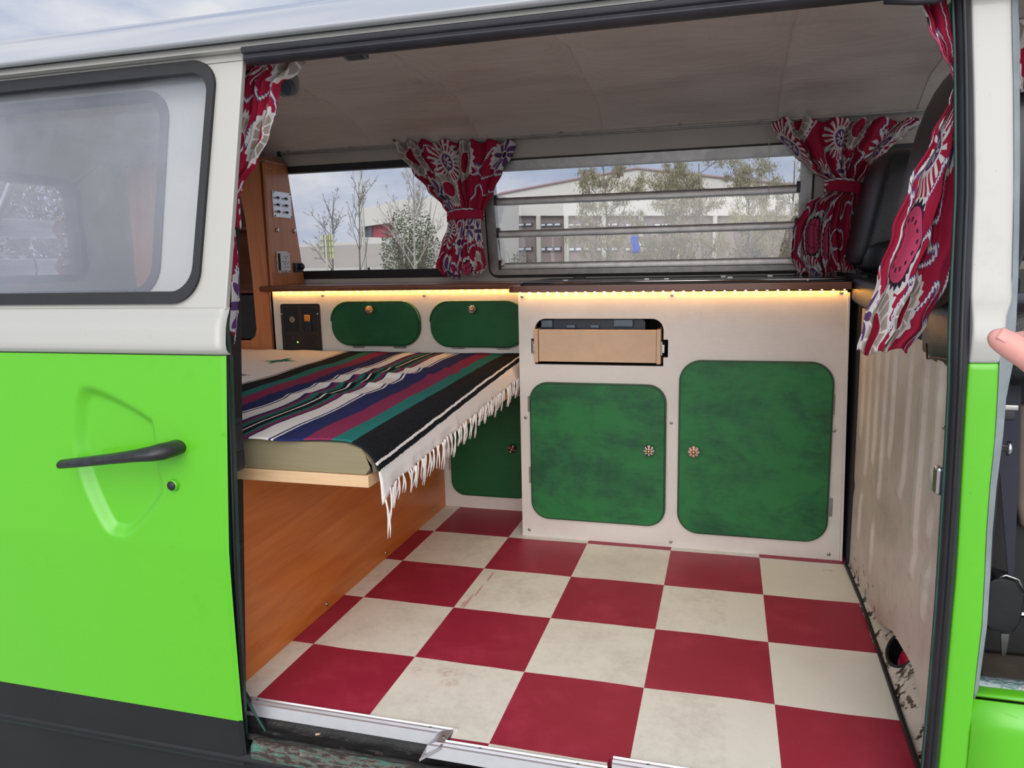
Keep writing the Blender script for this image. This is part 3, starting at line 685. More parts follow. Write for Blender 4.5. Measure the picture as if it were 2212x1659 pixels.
# rear quarter panel behind the slid-back door, with its own window opening
QY = lambda z: interp([(.70, -.985), (.80, -.965), (1.25, -.868)], z)
qx = PP(352, 400, [(.7, -.985), (.8, -.965), (1.25, -.868)]).x
b = MB(); b.plate([[(-1.6, .74), (-.065, .74), (-.035, 1.24), (-1.6, 1.24)], rrect(-1.45, .808, qx, 1.19, [.05, .055, .055, .05], 8)], lambda a, z, t: (a, QY(z) + t, z), 0, .03); build('rear_quarter_panel', b, MT['cream'], van, bevel=.003)
b = MB(); b.plate([rrect(-1.46, .80, qx+.006, 1.198, .06, 8), rrect(-1.44, .815, qx-.012, 1.182, .05, 8)], lambda a, z, t: (a, QY(z) + t, z), -.004, .034); build('quarter_window_seal', b, MT['greyrubber'], van, bevel=.003)
b = MB(); b.plate([rrect(-1.45, .808, qx-.006, 1.19, .05, 8)], lambda a, z, t: (a, QY(z) + t, z), .014, .018); build('quarter_window_pane', b, MT['glass'], van)
b = MB(); b.box((-1.6, -.985, -.3), (-.07, -.955, .742)); build('rear_quarter_lower', b, MT['green'], van)
b = MB(); b.hexa([(-.085, -.985, -.05), (-.055, -.985, -.05), (-.055, -.93, -.05), (-.085, -.93, -.05), (-.06, -.86, 1.235), (-.03, -.86, 1.235), (-.03, -.83, 1.235), (-.06, -.83, 1.235)]); build('rear_door_post', b, MT['dark'], van, bevel=.003)
# chrome striker plate at the front post
p = PY(2036, 1037, -.965)
b = MB(); b.box((p.x-.012, p.y-.012, p.z-.022), (p.x+.012, p.y+.01, p.z+.022)); build('door_striker', b, MT['chrome'], van, bevel=.006, seg=3)
p = PY(2050, 925, -.965); b = MB(); b.lathe(p, (-1, -.3, 0), [(-.01, .006), (.004, .007), (.008, .003)], 12); build('door_buffer', b, MT['chrome'], van, smooth=True)

# wood chips lying on the step
for i, (px, py, ln, an) in enumerate(((688, 1587, .006, .5), (756, 1593, .008, .25))):
    p = PZ(px, py, -.046); o = MB(); c_, s_ = cos(an), sin(an)
    o.hexa([(p.x + a*c_ - q*s_, p.y + a*s_ + q*c_, p.z + z_) for z_ in (0, .003) for a, q in ((-ln, -.0015), (ln, -.0015), (ln, .0015), (-ln, .0015))])
    q = build('wood_chip', o, MT['pine']); tag(q, ('smaller left-hand sliver of pale wood lying on the black door step', 'larger right-hand sliver of pale wood lying on the black door step')[i], 'wood chip', 'wood chips on the door step')

# ================================================================== SLIDING DOOR
dr = thing('sliding_door', 'lime green sliding door with cream top half, slid back over the rear side', 'van door', (-.4, -1.05, -.1))
DU = lambda z: interp([(.78, -1.034), (1.2526, -.915)], z)
DUP = [(.78, -1.034), (1.2526, -.915)]
eT = PP(527, 93, DUP).x; eB = PP(489, 650, DUP).x
wr_ = PP(447, 400, DUP).x; zt_ = CAM.z + .2985*(-.927 - CAM.y); zb_ = CAM.z - .0512*(-1.031 - CAM.y)
gt_ = CAM.z + .2835*(-.93 - CAM.y); gb_ = CAM.z - .0355*(-1.026 - CAM.y)
dfn = lambda a, z, t: (a, DU(z) + t, z)
b = MB(); b.plate([[(-1.25, .782), (eB, .782), (eT, 1.2526), (-1.25, 1.2526)], rrect(-1.15, zb_, wr_, zt_, [.05, .055, .050, .05], 10)], dfn, 0, .012); build('upper_skin', b, MT['cream'], dr, bevel=.002, seg=2)
b = MB(); b.plate([rrect(-1.155, zb_-.003, wr_+.003, zt_+.003, [.05, .056, .052, .05], 10), rrect(-1.13, gb_, wr_-.012, gt_, [.05, .045, .040, .05], 10)], dfn, -.007, .03); build('window_seal', b, MT['rubber'], dr, bevel=.005, seg=3)
b = MB(); b.plate([rrect(-1.14, gb_-.006, wr_-.008, gt_+.006, .045, 10)], dfn, .012, .016); build('window_glass', b, MT['doorglass'], dr)
edge = lambda z: interp([(-.12, .017), (0, .0225), (.3, .034), (.703, .0555), (.79, eB)], z)
BP = [(.785, -1.033), (.776, -1.038), (.765, -1.046), (.750, -1.053), (.735, -1.057), (.722, -1.060), (.714, -1.060), (.708, -1.056), (.7045, -1.050)]
b = MB()
def belt(u, v):
    f = v*(len(BP)-1); i = min(int(f), len(BP)-2); s = f-i; z = lerp(BP[i][0], BP[i+1][0], s); y = lerp(BP[i][1], BP[i+1][1], s); x = lerp(-1.25, edge(z), u)
    e = max(0, (x - edge(z) + .012)/.012); return (x, y + .010*e*e, z)
b.grid(lambda u, v: belt(1-(1-u)**3, v), 40, 24); build('belt_moulding', b, MT['cream'], dr, smooth=True, solid=.004)
RC = [(-.250, .640), (-.205, .628), (-.120, .588), (-.108, .570), (-.104, .50), (-.098, .465), (-.108, .435), (-.170, .372), (-.205, .362), (-.235, .375), (-.275, .455), (-.288, .53), (-.280, .60), (-.268, .63)]
def _cr(P, m_=5):
    o = []; n = len(P)
    for i in range(n):
        p0, p1, p2, p3 = P[i-1], P[i], P[(i+1) % n], P[(i+2) % n]
        for k in range(m_):
            t = k/m_; o.append(tuple(.5*(2*p1[c] + (p2[c]-p0[c])*t + (2*p0[c]-5*p1[c]+4*p2[c]-p3[c])*t*t + (-p0[c]+3*p1[c]-3*p2[c]+p3[c])*t**3) for c in (0, 1)))
    return o
RC = _cr(RC)
def sdf(x, z):
    ins = False; d = 9
    n = len(RC)
    for i in range(n):
        ax, az = RC[i]; bx, bz = RC[(i+1) % n]
        if (az > z) != (bz > z) and x < (bx-ax)*(z-az)/(bz-az) + ax: ins = not ins
        dx, dz = bx-ax, bz-az; t = max(0, min(1, ((x-ax)*dx + (z-az)*dz)/(dx*dx+dz*dz))); d = min(d, hypot(x-ax-t*dx, z-az-t*dz))
    return d if ins else -d
def low(u, v):
    z = lerp(.703, -.105, v); xe = edge(z)
    x = lerp(-.36, xe, (u-.2)/.8) if u > .2 else lerp(-1.25, -.36, u/.2)
    y = interp(DOOR, z) - .003*sin(pi*min(1, max(0, (z-.0)/.7)))
    if x > -.34 and .33 < z < .67:
        d = sdf(x, z); s = min(1, max(0, (d+.006)/(.020 + .010*max(0, min(1, (-.17-x)/.1))))); y += .015*s*s*(3-2*s) 
    if x > xe - .006: y += .003
    return (x, y, z)
b = MB(); b.grid(low, 170, 200)
zgb = .0
lo = MB(); lo.v = b.v; lo.f = b.f; lo.mi = [0 if sum(b.v[i][2] for i in f)/4 > interp([(-1.25, .0), (edge(0), .0)], b.v[f[0]][0]) else 1 for f in b.f]
build('lower_skin', lo, [MT['green'], MT['black_lower']], dr, smooth=True, fixn=True)
b = MB(); b.plate([[(-1.25, -.10), (edge(-.1)-.008, -.10), (edge(.3)-.008, .3), (edge(.70)-.008, .70), (-1.25, .70)]], FY, -1.040, -1.022); b.box((-1.25, -1.03, .69), (edge(.7)-.012, -1.02, .79)); build('inner_panel', b, MT['teal'], dr)
b = MB()
b.tube([(.012, -1.036, -.10), (.027, -1.04, .3), (.045, -1.035, .70)], .004, 6); build('edge_seal', b, MT['rubber'], dr, smooth=True)
# handle
b = MB(); P0 = PP(383, 965, DOOR); P1 = PP(168, 991, DOOR)
hp_ = lambda t, o: P0.lerp(P1, t) + Vector((0, o, 0))
b.tube([hp_(-.01, .012), hp_(-.01, -.020), hp_(.02, -.036), hp_(.07, -.043), hp_(.22, -.046), hp_(.45, -.047), hp_(.8, -.044), hp_(.985, -.040), hp_(1.0, -.0395)],
       [.018, .0195, .0205, .0185, .0150, .0128, .0118, .0112, .007], 16, flat=.72)
hm = plain('scratched_black_handle', (.03, .03, .033), .35, .3, .5, 60); build('door_handle', b, hm, dr, smooth=True)
p = PP(380, 1045, DOOR)
b = MB(); b.lathe(p + Vector((0, .006, 0)), (0, -1, 0), [(0, .0145), (.007, .0145), (.007, .0115), (.0, .0115)], 20); lk = build('door_lock', b, MT['dark'], dr, smooth=True)
b = MB(); b.lathe(p + Vector((-.0015, .004, -.001)), (0, -1, 0), [(0, .0108), (.012, .0108), (.014, .009)], 20); build('lock_barrel', b, MT['green'], lk, smooth=True)
b = MB(); b.lathe(p + Vector((-.0015, -.0095, -.001)), (0, -1, 0), [(0, .0085), (.002, .0085)], 16); build('lock_face', b, MT['greyrubber'], lk, smooth=True)
# latch on the door's leading edge
p = PY(508, 960, -1.0)
b = MB(); b.box((p.x-.012, -1.012, p.z-.050), (p.x+.010, -.985, p.z+.050)); lt = build('door_latch', b, MT['greyrubber'], dr, bevel=.006, seg=3)
for dz in (-.026, .026):
    b = MB(); b.box((p.x+.004, -1.017, p.z+dz-.014), (p.x+.013, -.99, p.z+dz+.014)); build('latch_jaw', b, MT['dark'], lt, bevel=.003)
b = MB(); b.box((p.x, -1.016, p.z-.012), (p.x+.008, -.995, p.z+.010)); build('latch_bolt', b, MT['chrome'], lt, bevel=.003)
b = MB(); q = PY(505, 1175, -1.0); b.lathe(q + Vector((-.01, 0, 0)), (1, 0, 0), [(0, .011), (.014, .011), (.024, .008), (.026, .004)], 12); build('door_buffer', b, MT['rubber'], dr, smooth=True)
# ================================================================== FURNITURE
def knob(parent, x, y, z, petals, body, stripe, r=.0125, name='knob'):
    b = MB(); b.lathe((x, y, z), (0, -1, 0), [(-.002, r*.45), (.006, r*.40), (.009, r*.85), (.014, r*1.02), (.018, r*.95), (.022, r*.55), (.0235, r*.3)], 48, petals, .07)
    k = build(name, b, body, parent, smooth=True)
    b = MB(); b.lathe((x, y-.0225, z), (0, -1, 0), [(-.002, r*.42), (.001, r*.42), (.0018, r*.3), (.004, r*.24), (.0046, r*.1)], 16); build('knob_boss', b, MT['brass'], k, smooth=True)
    for i in range(stripe[1]):
        a = 2*pi*i/stripe[1] + .3; b = MB(); pts = []
        for d, rr in ((.0228, .42), (.0210, .68), (.0180, .96), (.0145, 1.05)):
            t = a + (.25*(rr-.4)); pts.append((x + cos(t)*r*rr, y - d - .0004, z + sin(t)*r*rr))
        b.tube(pts, [r*.06, r*.24, r*.18, r*.04], 8, flat=.35); build('painted_petal', b, stripe[0][i % len(stripe[0])], k, smooth=True)
    return k
def knob_mat(name, col): return plain(name, col, .16, 0, .04, coat=.6)
KW = knob_mat('white_glaze', (.62, .56, .52)); KD = knob_mat('dark_plum_glaze', (.05, .008, .018)); KR = knob_mat('crimson_glaze', (.32, .015, .03)); KO = knob_mat('ochre_glaze', (.38, .15, .05)); KC = knob_mat('copper_glaze', (.42, .20, .11))
def screw(parent, x, y, z, r=.0052, cup=True):
    b = MB()
    b.lathe((x, y, z), (0, -1, 0), [(-.001, r), (.0015, r), (.0025, r*.8), (.0018, r*.62), (.0022, r*.55), (.0032, r*.45), (.0034, r*.15)], 16); return build('screw', b, MT['steel'], parent, smooth=True)
def hinge(parent, x, z0, z1, y, horiz=False):
    b = MB()
    if horiz: b.tube([(z0, y, x), (z1, y, x)], .0028, 8); b.box((z0, y, x-.002), (z1, y+.004, x+.003))
    else:
        b.tube([(x, y, z0), (x, y, z1)], .0028, 8); b.box((x-.004, y, z0), (x+.004, y+.004, z1))
    return build('hinge', b, MT['alu_dull'], parent, bevel=.0005)
def pdoor(parent, x0, z0, x1, z1, r, yf, th, mat, name='door', **k):
    b = MB(); b.plate([rrect(x0+.005, z0+.005, x1-.005, z1-.005, r-.004, 10)], FY, yf, yf+.0075)
    o = build(name, b, mat, parent, bevel=.0022, seg=2, **k)
    b = MB(); b.plate([rrect(x0, z0, x1, z1, r, 10)], FY, yf + .006, yf + th); build('door_edge', b, MT['greenrim'], o, bevel=.002, seg=2); return o

# ---- kitchen unit -----------------------------------------------------
KY = .027; KX0, KX1, KZ = .289, 1.207, .765
kc = thing('kitchen_cabinet', 'off-white kitchen cabinet with two large green doors and an open drawer slot', 'cabinet', (.75, .2, 0))
slot = rrect(.338, .546, .720, .684, [.004, .004, .032, .032], 8)
dxa = [(.338, .546), (.720, .546), (.720, .572), (.733, .572), (.733, .624), (.720, .624)] + [p for p in rrect(.338, .546, .720, .684, [.004, .004, .034, .034], 8)[18:]] + [(.338, .624), (.327, .624), (.327, .580), (.338, .580)]
b = MB(); b.plate([[(KX0, 0), (1.216, -.002), (1.203, KZ-.006), (KX0, KZ-.003)], dxa], FY, KY, KY+.018); build('front_panel', b, MT['offwhite'], kc)
b = MB(); b.box((KX0, KY+.018, 0), (KX0+.014, .485, KZ-.004)); build('side_panel', b, MT['offwhite'], kc)
b = MB(); b.hexa([(1.2, KY+.018, 0), (1.214, KY+.018, 0), (1.214, .485, 0), (1.2, .485, 0), (1.188, KY+.018, KZ-.006), (1.202, KY+.018, KZ-.006), (1.202, .485, KZ-.006), (1.188, .485, KZ-.006)])
build('side_panel', b, MT['offwhite'], kc)
b = MB(); b.hexa([(1.2165, KY-.002, -.001), (1.224, KY-.002, -.001), (1.224, KY+.022, 0), (1.2165, KY+.022, 0), (1.203, KY-.002, KZ-.01), (1.210, KY-.002, KZ-.01), (1.210, KY+.022, KZ-.01), (1.203, KY+.022, KZ-.01)]); build('edge_strip', b, MT['offwhite'], kc, bevel=.001)
b = MB(); b.box((KX0+.014, .20, .50), (KX1-.02, .215, .755)); b.box((KX0+.014, KY+.018, .495), (KX1-.02, .48, .505)); b.box((.745, KY+.018, .0), (.755, .48, .75)); build('inner_carcass', b, MT['dark'], kc)
dA = pdoor(kc, .322, .064, .731, .493, .055, .010, .017, MT['greendoor'], label='left-hand mottled green cabinet door')
dB = pdoor(kc, .766, .052, 1.180, .567, .062, .010, .017, MT['greendoor'], label='right-hand taller mottled green cabinet door')
knob(dA, .684, .012, .301, 8, KW, ([KD], 8), .0150); knob(dB, .811, .012, .304, 8, KW, ([KR, KO], 8), .0158)
for x, za, zb_2 in ((.318, .40, .448), (.318, .175, .225)): hinge(kc, x, za, zb_2, KY-.004)
for x, za, zb_2 in ((1.181, .420, .475), (1.187, .130, .182)): hinge(kc, x, za, zb_2, KY-.004)
for px, py in ((1128, 640), (1452, 637), (1818, 632), (1136, 902), (1450, 913), (1802, 930), (1144, 1144), (1449, 1170), (1790, 1197)):
    p = PY(px, py, KY); screw(kc, p.x, KY, p.z)
dw = MB(); dw.box((.352, KY-.006, .556), (.700, KY+.006, .652)); drw = build('drawer', dw, MT['ply'], kc, bevel=.001, label='raw plywood drawer box without its front')
for x0 in (.338, .701):
    b = MB(); b.box((x0, KY-.010, .553), (x0+.012, KY+.17, .653)); sd = build('drawer_side', b, MT['ply'], drw, bevel=.001)
for x0, s in ((.3315, -1), (.7135, 1)):
    b = MB(); b.box((x0, KY-.006, .578), (x0+.004, KY+.16, .618)); b.box((x0+.002, KY-.008, .586), (x0+.010, KY+.15, .610)); build('drawer_runner', b, MT['alu_dull'], drw, bevel=.001)
# utensil case in the drawer slot
ub = thing('storage_case', 'dark plastic case with clear grey clips inside the open drawer slot', 'storage box', (.53, .1, .62))
b = MB(); b.plate([rrect(.352, .56, .664, .679, .01)], FY, KY+.035, KY+.15); build('case_body', b, MT['navyplastic'], ub, bevel=.004)
for x0, x1, z0, z1 in ((.352, .388, .655, .679), (.572, .630, .657, .681), (.430, .458, .652, .664), (.502, .530, .652, .664)):
    b = MB(); b.box((x0, KY+.024, z0), (x1, KY+.036, z1)); build('case_clip', b, MT['bluegrey_plastic'], ub, bevel=.003)
# ---- worktop -----------------------------------------------------------
b = MB(); pl = [(.272, -.004), (1.205, -.004), (1.205, .484), (.300, .484), (.278, .45), (.268, .02)]
b.plate([rrect(.268, -.006, 1.208, .484, [.022, .004, .004, .004], 6)], FZ, .766, .783)
wk = build('worktop', b, [MT['woodtop']], None, bevel=.004, seg=3); tag(wk, 'dark-edged wooden worktop on the white kitchen cabinet under the glass hob lid', 'worktop')
b = MB(); b.plate([rrect(.266, -.009, 1.209, .02, [.02, .004, .004, .004], 6)], FZ, .7640, .7815); build('front_edging', b, MT['woodedge'], wk, bevel=.004, seg=3)
# ---- hob and sink with black glass lid ------------------------------------
hb = thing('hob_unit', 'low black glass-lidded hob and sink unit with chrome front edge on the kitchen worktop', 'hob', (.75, .2, .783))
b = MB(); b.plate([rrect(.296, .010, 1.203, .435, [.02, .02, .02, .02], 6)], FZ, .7835, .7875); build('base_tray', b, MT['rubber'], hb, bevel=.001)
b = MB(); b.plate([rrect(.300, .014, 1.200, .430, .018, 6)], FZ, .789, .794); ld = build('glass_lid', b, MT['hob'], hb, bevel=.0012)
b = MB(); b.tube([(.306, .0115, .7915), (1.196, .0115, .7915)], .0040, 10); b.tube([(.306, .0125, .7915), (.300, .018, .7915), (.300, .06, .7915)], .0032, 8); build('chrome_rim', b, MT['chrome'], hb, smooth=True)
for x, y in ((.42, .10), (.66, .14), (.72, .12), (.90, .20), (.88, .33), (1.02, .33)):
    b = MB(); b.plate([rrect(x-.009, y-.008, x+.009, y+.008, .003, 3)], FZ, .794, .7965); build('lid_bracket', b, MT['alu_dull'], hb, bevel=.001)
for x in (.80, 1.0):
    b = MB(); b.lathe((x, .28, .784), (0, 0, 1), [(0, .05), (.006, .05), (.010, .03)], 20); build('burner', b, MT['chrome'], hb, smooth=True)
for x in (.40, 1.12):
    b = MB(); b.box((x-.02, .424, .787), (x+.02, .440, .800)); build('lid_hinge', b, MT['rubber'], hb, bevel=.002)

# ---- rear side unit ---------------------------------------------------------
SY = .252
sc_ = thing('side_cabinet', 'off-white side cabinet behind the bed with two oval flap doors', 'cabinet', (-.2, .36, 0))
cp0, cp1 = PY(607, 657, SY), PY(697, 760, SY)
b = MB(); b.plate([[(-.6995, .0), (.288, .0), (.288, .768), (-.6995, .768)], rrect(-.661, .545, -.515, .716, .006, 3)], FY, SY, SY+.016); build('front_panel', b, MT['offwhite'], sc_)
b = MB(); b.box((.274, SY+.016, .0), (.288, .48, .766)); build('side_panel', b, MT['offwhite'], sc_)
f1 = pdoor(sc_, -.460, .572, -.121, .727, .068, .234, .018, MT['greenflap'], 'flap_door', label='left oval green flap door'); f2 = pdoor(sc_, -.083, .570, .258, .726, .068, .234, .018, MT['greenflap'], 'flap_door', label='right oval green flap door')
for f_, x0, x1, z1 in ((f1, -.460, -.121, .727), (f2, -.083, .258, .726)):
    b = MB(); pts = [p for p in rrect(x0+.001, z1-.15, x1-.001, z1, .068, 12) if p[1] > z1-.075]; b.tube([(p[0], .2355, p[1]) for p in pts], .0022, 6); build('rim_glow', b, MT['greenglow'], f_, smooth=True, label='upper rim with yellow-green glow put into its colour')  # LED glow on the upper rim, put into the bead's colour
knob(f1, -.301, .236, .700, 6, KC, ([KO, KW], 6), .0135); knob(f2, .076, .236, .700, 10, KD, ([KW], 10), .0135)
for xa in (-.385, -.225, -.010, .150): hinge(sc_, .567, xa, xa+.045, .246, True)
ld_ = pdoor(sc_, -.026, .047, .262, .50, .05, .236, .016, MT['greenflap'], 'door', label='lower dark green door half behind the bed'); knob(ld_, .204, .238, .228, 8, KD, ([KR, KW], 8), .0135)
hinge(sc_, -.032, .135, .175, .248)
for px, py in ((697, 638), (916, 638)): p = PY(px, py, SY); screw(sc_, p.x, SY, p.z)
b = MB(); b.plate([[(-.74, .236), (-.725, .228), (.266, .222), (.266, .484), (-.70, .484), (-.70, .30), (-.74, .30)]], FZ, .769, .786); sw = build('side_shelf_top', b, MT['woodtop'], None, bevel=.004, seg=3); tag(sw, 'long narrow wooden shelf top behind the bed, under the rear side window', 'shelf top')
b = MB(); b.plate([[(-.742, .234), (-.727, .225), (.266, .219), (.266, .232), (-.726, .240)]], FZ, .7655, .785); build('front_edging', b, MT['woodedge'], sw, bevel=.004, seg=3)

# ---- LED strips -------------------------------------------------------------
LED = emit('warm_led', (1.0, .47, .09), 235)
def leds(label, xa, xb, y, z, n):
    t = thing('led_strip', label, 'light strip', ((xa+xb)/2, y, z), 'warm LED strips under the worktops')
    b = MB(); b.box((xa, y-.004, z-.0012), (xb, y+.006, z)); build('strip_tape', b, MT['white_plastic'], t)
    for i in range(n):
        x = lerp(xa+.006, xb-.006, i/(n-1)); b = MB(); b.box((x-.0022, y-.0022, z-.0030), (x+.0022, y+.0022, z-.0012)); build('led', b, LED, t)
leds('warm yellow LED strip glowing under the kitchen worktop edge', .292, 1.20, .0195, .7655, 33)
leds('warm yellow LED strip glowing under the long side shelf behind the bed', -.690, .272, .2445, .769, 33)

# ---- control panel ---------------------------------------------------------
cp = thing('control_panel', 'dark brown power control panel with orange rocker switch beside the bed head', 'control panel', (-.588, .252, .63))
b = MB(); b.plate([rrect(-.6665, .540, -.509, .7205, [.002, .002, .008, .008], 4)], FY, .245, .258); build('faceplate', b, MT['panelblack'], cp, bevel=.0015)
def ring(x0, z0, x1, z1, nm='gold_line', m_=None, th=.0012, r=.004, par=None):
    b = MB(); b.plate([rrect(x0, z0, x1, z1, r, 4), rrect(x0+th, z0+th, x1-th, z1-th, max(.001, r-th), 4)], FY, .2445, .2452); return build(nm, b, m_ or MT['goldline'], par or cp)
ring(-.658, .616, -.591, .711); ring(-.585, .616, -.517, .711); ring(-.658, .563, -.591, .610); ring(-.585, .540, -.517, .610)
b = MB(); b.lathe((-.621, .2452, .664), (0, -1, 0), [(0, .0105), (.001, .0105), (.0012, .0085)], 24); rd_ = build('round_symbol', b, plain('gold_disc', (.30, .24, .16), .5), cp)
b = MB()   # the small emblem inside the round symbol: a slanted bolt of two strokes
b.tube([(-.6255, .2438, .667), (-.6215, .2438, .6695), (-.6185, .2438, .666), (-.6235, .2438, .6615), (-.6205, .2438, .658), (-.6165, .2438, .660)], .0009, 5); build('symbol_strokes', b, MT['panelblack'], rd_)
b = MB(); b.box((-.568, .2435, .681), (-.546, .238, .6575)); b2 = build('rocker_switch', b, MT['amber'], cp, bevel=.002, label='lit amber rocker switch')
b = MB(); b.box((-.5675, .2445, .655), (-.5425, .2395, .620)); build('rocker_switch', b, MT['navyplastic'], cp, bevel=.002)
b = MB(); b.lathe((-.604, .2452, .582), (0, -1, 0), [(0, .0032), (.001, .0026)], 12); build('indicator_light', b, emit('green_led', (.35, 1.0, .15), 2.2), cp)
b = MB(); b.lathe((-.618, .2452, .582), (0, -1, 0), [(0, .0028), (.001, .0024)], 12); build('indicator_light', b, MT['dark'], cp)
b = MB(); b.lathe((-.552, .2452, .583), (0, -1, 0), [(0, .0095), (.003, .009), (.0015, .006)], 20); build('power_socket', b, MT['dark'], cp, smooth=True)
for x, z in ((-.6625, .684), (-.5165, .684)): screw(cp, x, .2445, z, .003)
for x, z in ((-.621, .597), (-.604, .597)):
    b = MB(); b.box((x-.0022, .2448, z-.0035), (x+.0022, .2452, z+.0035)); build('printed_mark', b, MT['goldline'], cp)

# ---- tall cupboard -----------------------------------------------------------
TX = -.702; TYF = .262
tw = thing('tall_cupboard', 'tall orange-brown wooden cupboard with arched opening in the rear corner', 'cupboard', (-.95, .36, .1))
ar = PY(512, 415, TYF); 
hx = [( -1.12, .585), (-.815, .585), (-.792, .60), (-.784, .63), (-.786, .80), (-.797, 1.03), (-.812, 1.12), (-.835, 1.165), (-.88, 1.185), (-1.12, 1.19)]
b = MB(); b.plate([[(-1.3, .0), (TX+.001, 0), (TX+.001, 1.222), (-1.3, 1.222)], hx], FY, TYF, TYF+.014); build('front_panel', b, MT['wood'], tw, bevel=.001)
b = MB(); b.plate([[(TYF-.002, .787), (WALL_Y(.787)-.008, .787), (WALL_Y(1.222)-.006, 1.222), (TYF-.002, 1.222)]], FX, TX, TX-.014); b.plate([[(TYF, 0), (.47, 0), (.47, .79), (TYF, .79)]], FX, TX-.002, TX-.014); build('side_panel', b, MT['wood'], tw, bevel=.001)
b = MB(); b.tube([(TX-.012, TYF-.003, 0.0), (TX-.012, TYF-.003, 1.22)], .004, 8); build('corner_bead', b, MT['woodedge'], tw, smooth=True)
b = MB(); b.box((-1.3, TYF-.010, 1.222), (TX+.010, WALL_Y(1.23)-.012, 1.234)); b.box((-1.3, TYF-.004, 1.234), (TX+.004, WALL_Y(1.24)-.020, 1.243)); build('top_moulding', b, MT['woodtop'], tw, bevel=.004, seg=3)
for z in (.765, .995): b = MB(); b.box((-1.29, TYF+.016, z-.006), (TX-.02, .47, z+.006)); build('shelf', b, MT['woodedge'], tw, bevel=.001)
b = MB(); b.plate([[(.47, 0), (.475, 0), (WALL_Y(.79)-.010, .79), (WALL_Y(1.22)-.012, 1.22), (WALL_Y(1.22)-.016, 1.22), (.468, .79)]], FX, -1.29, TX-.02); build('back_panel', b, MT['woodedge'], tw)
b = MB(); b.box((-1.12, TYF+.018, .59), (TX-.03, TYF+.03, .752)); build('mesh_panel', b, plain('black_mesh_cloth', (.02, .02, .022), .7, 0, .3, 300, bump=.6, bscale=500), tw)
for px, py in ((572, 355), (583, 362), (611, 362)):
    p = PX(px, py, TX); b = MB(); b.lathe((TX, max(TYF+.012, min(p.y, .40)), 1.205), (1, 0, 0), [(-.001, .005), (.002, .0045), (.003, .002)], 10); build('screw', b, MT['steel'], tw, smooth=True)
b = MB(); b.box((-.80, TYF-.002, 1.29), (-.792, TYF+.02, 1.245)); b.box((-.86, TYF+.02, 1.245), (-.79, TYF+.03, 1.36)); build('top_batten', b, MT['ply'], tw, bevel=.001)
FXp = lambda px, py: PX(px, py, TX)
def fxbox(parent, name, pa, pb, t0, t1, mat, bev=.001, **k):
    a, c = FXp(*pa), FXp(*pb); b = MB(); b.box((TX+t0, min(a.y, c.y), min(a.z, c.z)), (TX+t1, max(a.y, c.y), max(a.z, c.z))); return build(name, b, mat, parent, bevel=bev, **k)
sp = thing('switch_panel', 'brushed metal plate with six black toggle switches on the tall cupboard', 'switch panel', tuple(FXp(608, 442)))
a, c = FXp(586, 411), FXp(630, 473); fxbox(sp, 'faceplate', (586, 412), (629, 472), .0, .004, MT['alu'])
y0, y1, z0, z1 = a.y, c.y, c.z, a.z
for i in range(2):
    for j in range(3):
        yy = lerp(y0, y1, .30 + .44*i); zz = lerp(z1, z0, .26 + .26*j - .0)
        b = MB(); b.lathe((TX+.004, yy, zz), (1, 0, 0), [(0, .0065), (.004, .006), (.004, .0035), (.008, .0035)], 6); tg_ = build('toggle_switch', b, MT['chrome'], sp)
        b = MB(); b.tube([(TX+.006, yy, zz), (TX+.010, yy-.008, zz+.0005), (TX+.012, yy-.022, zz+.001)], [.0022, .0026, .0032], 8); build('toggle_lever', b, MT['rubber'], tg_, smooth=True)
for yy in (y0+.008, y1-.008):
    for zz in (z0+.006, z1-.006): b = MB(); b.lathe((TX+.004, yy, zz), (1, 0, 0), [(0, .003), (.0015, .0026)], 8); build('screw', b, MT['dark'], sp)
for px, py, w in ((598, 497, 'left'), (635, 499, 'right')):
    p = FXp(px, py); b = MB(); b.lathe((TX, p.y, p.z), (1, 0, 0), [(0, .0085), (.004, .0082), (.007, .006), (.0075, .003)], 18)
    o = build('bolt_cap', b, MT['chrome'], None, smooth=True); tag(o, 'small round chrome bolt cap on the cupboard side, %s of the pair' % w, 'bolt', 'bolt caps on the cupboard side')
vs_ = thing('vented_socket', 'white perforated socket plate at the foot of the tall cupboard side', 'socket', tuple(FXp(610, 565)))
a, c = FXp(597, 543), FXp(622, 588)
b = MB(); o_ = []
for k in range(40):
    t = 2*pi*k/40; q = max(abs(cos(t)), abs(sin(t))); o_.append(((a.y+c.y)/2 + cos(t)/q*(c.y-a.y)/2*(1 + .05*(1 if (k//2) % 2 else -1)), (a.z+c.z)/2 + sin(t)/q*(a.z-c.z)/2*(1+.03*(1 if (k//2) % 2 else -1))))
b.plate([o_], FX, TX, TX+.004); build('backplate', b, MT['white_plastic'], vs_)
y0, y1, z0, z1 = a.y+.008, c.y-.002, c.z+.006, a.z-.006
b = MB(); b.box((TX+.003, y0, z0), (TX+.014, y1, z1)); fc = build('socket_cover', b, MT['white_plastic'], vs_, bevel=.001)
b = MB(); b.box((TX+.004, y0-.006, z0+.002), (TX+.010, y0, z1-.002)); build('socket_gap', b, MT['dark'], vs_)
for u, v in ((.38, .20), (.68, .20), (.53, .30), (.18, .50), (.45, .50), (.78, .50), (.33, .62), (.66, .62), (.38, .80), (.70, .80)):
    b = MB(); b.lathe((TX+.0138, lerp(y0, y1, u), lerp(z1, z0, v)), (1, 0, 0), [(0, .0024), (.0008, .0024)], 8); build('pin_hole', b, MT['dark'], fc)
dm = thing('dimmer_switch', 'small black rotary dimmer switch beside the white socket plate', 'dimmer', tuple(FXp(642, 577)))
fxbox(dm, 'base_plate', (633, 568), (652, 587), 0, .008, MT['rubber'], .002)
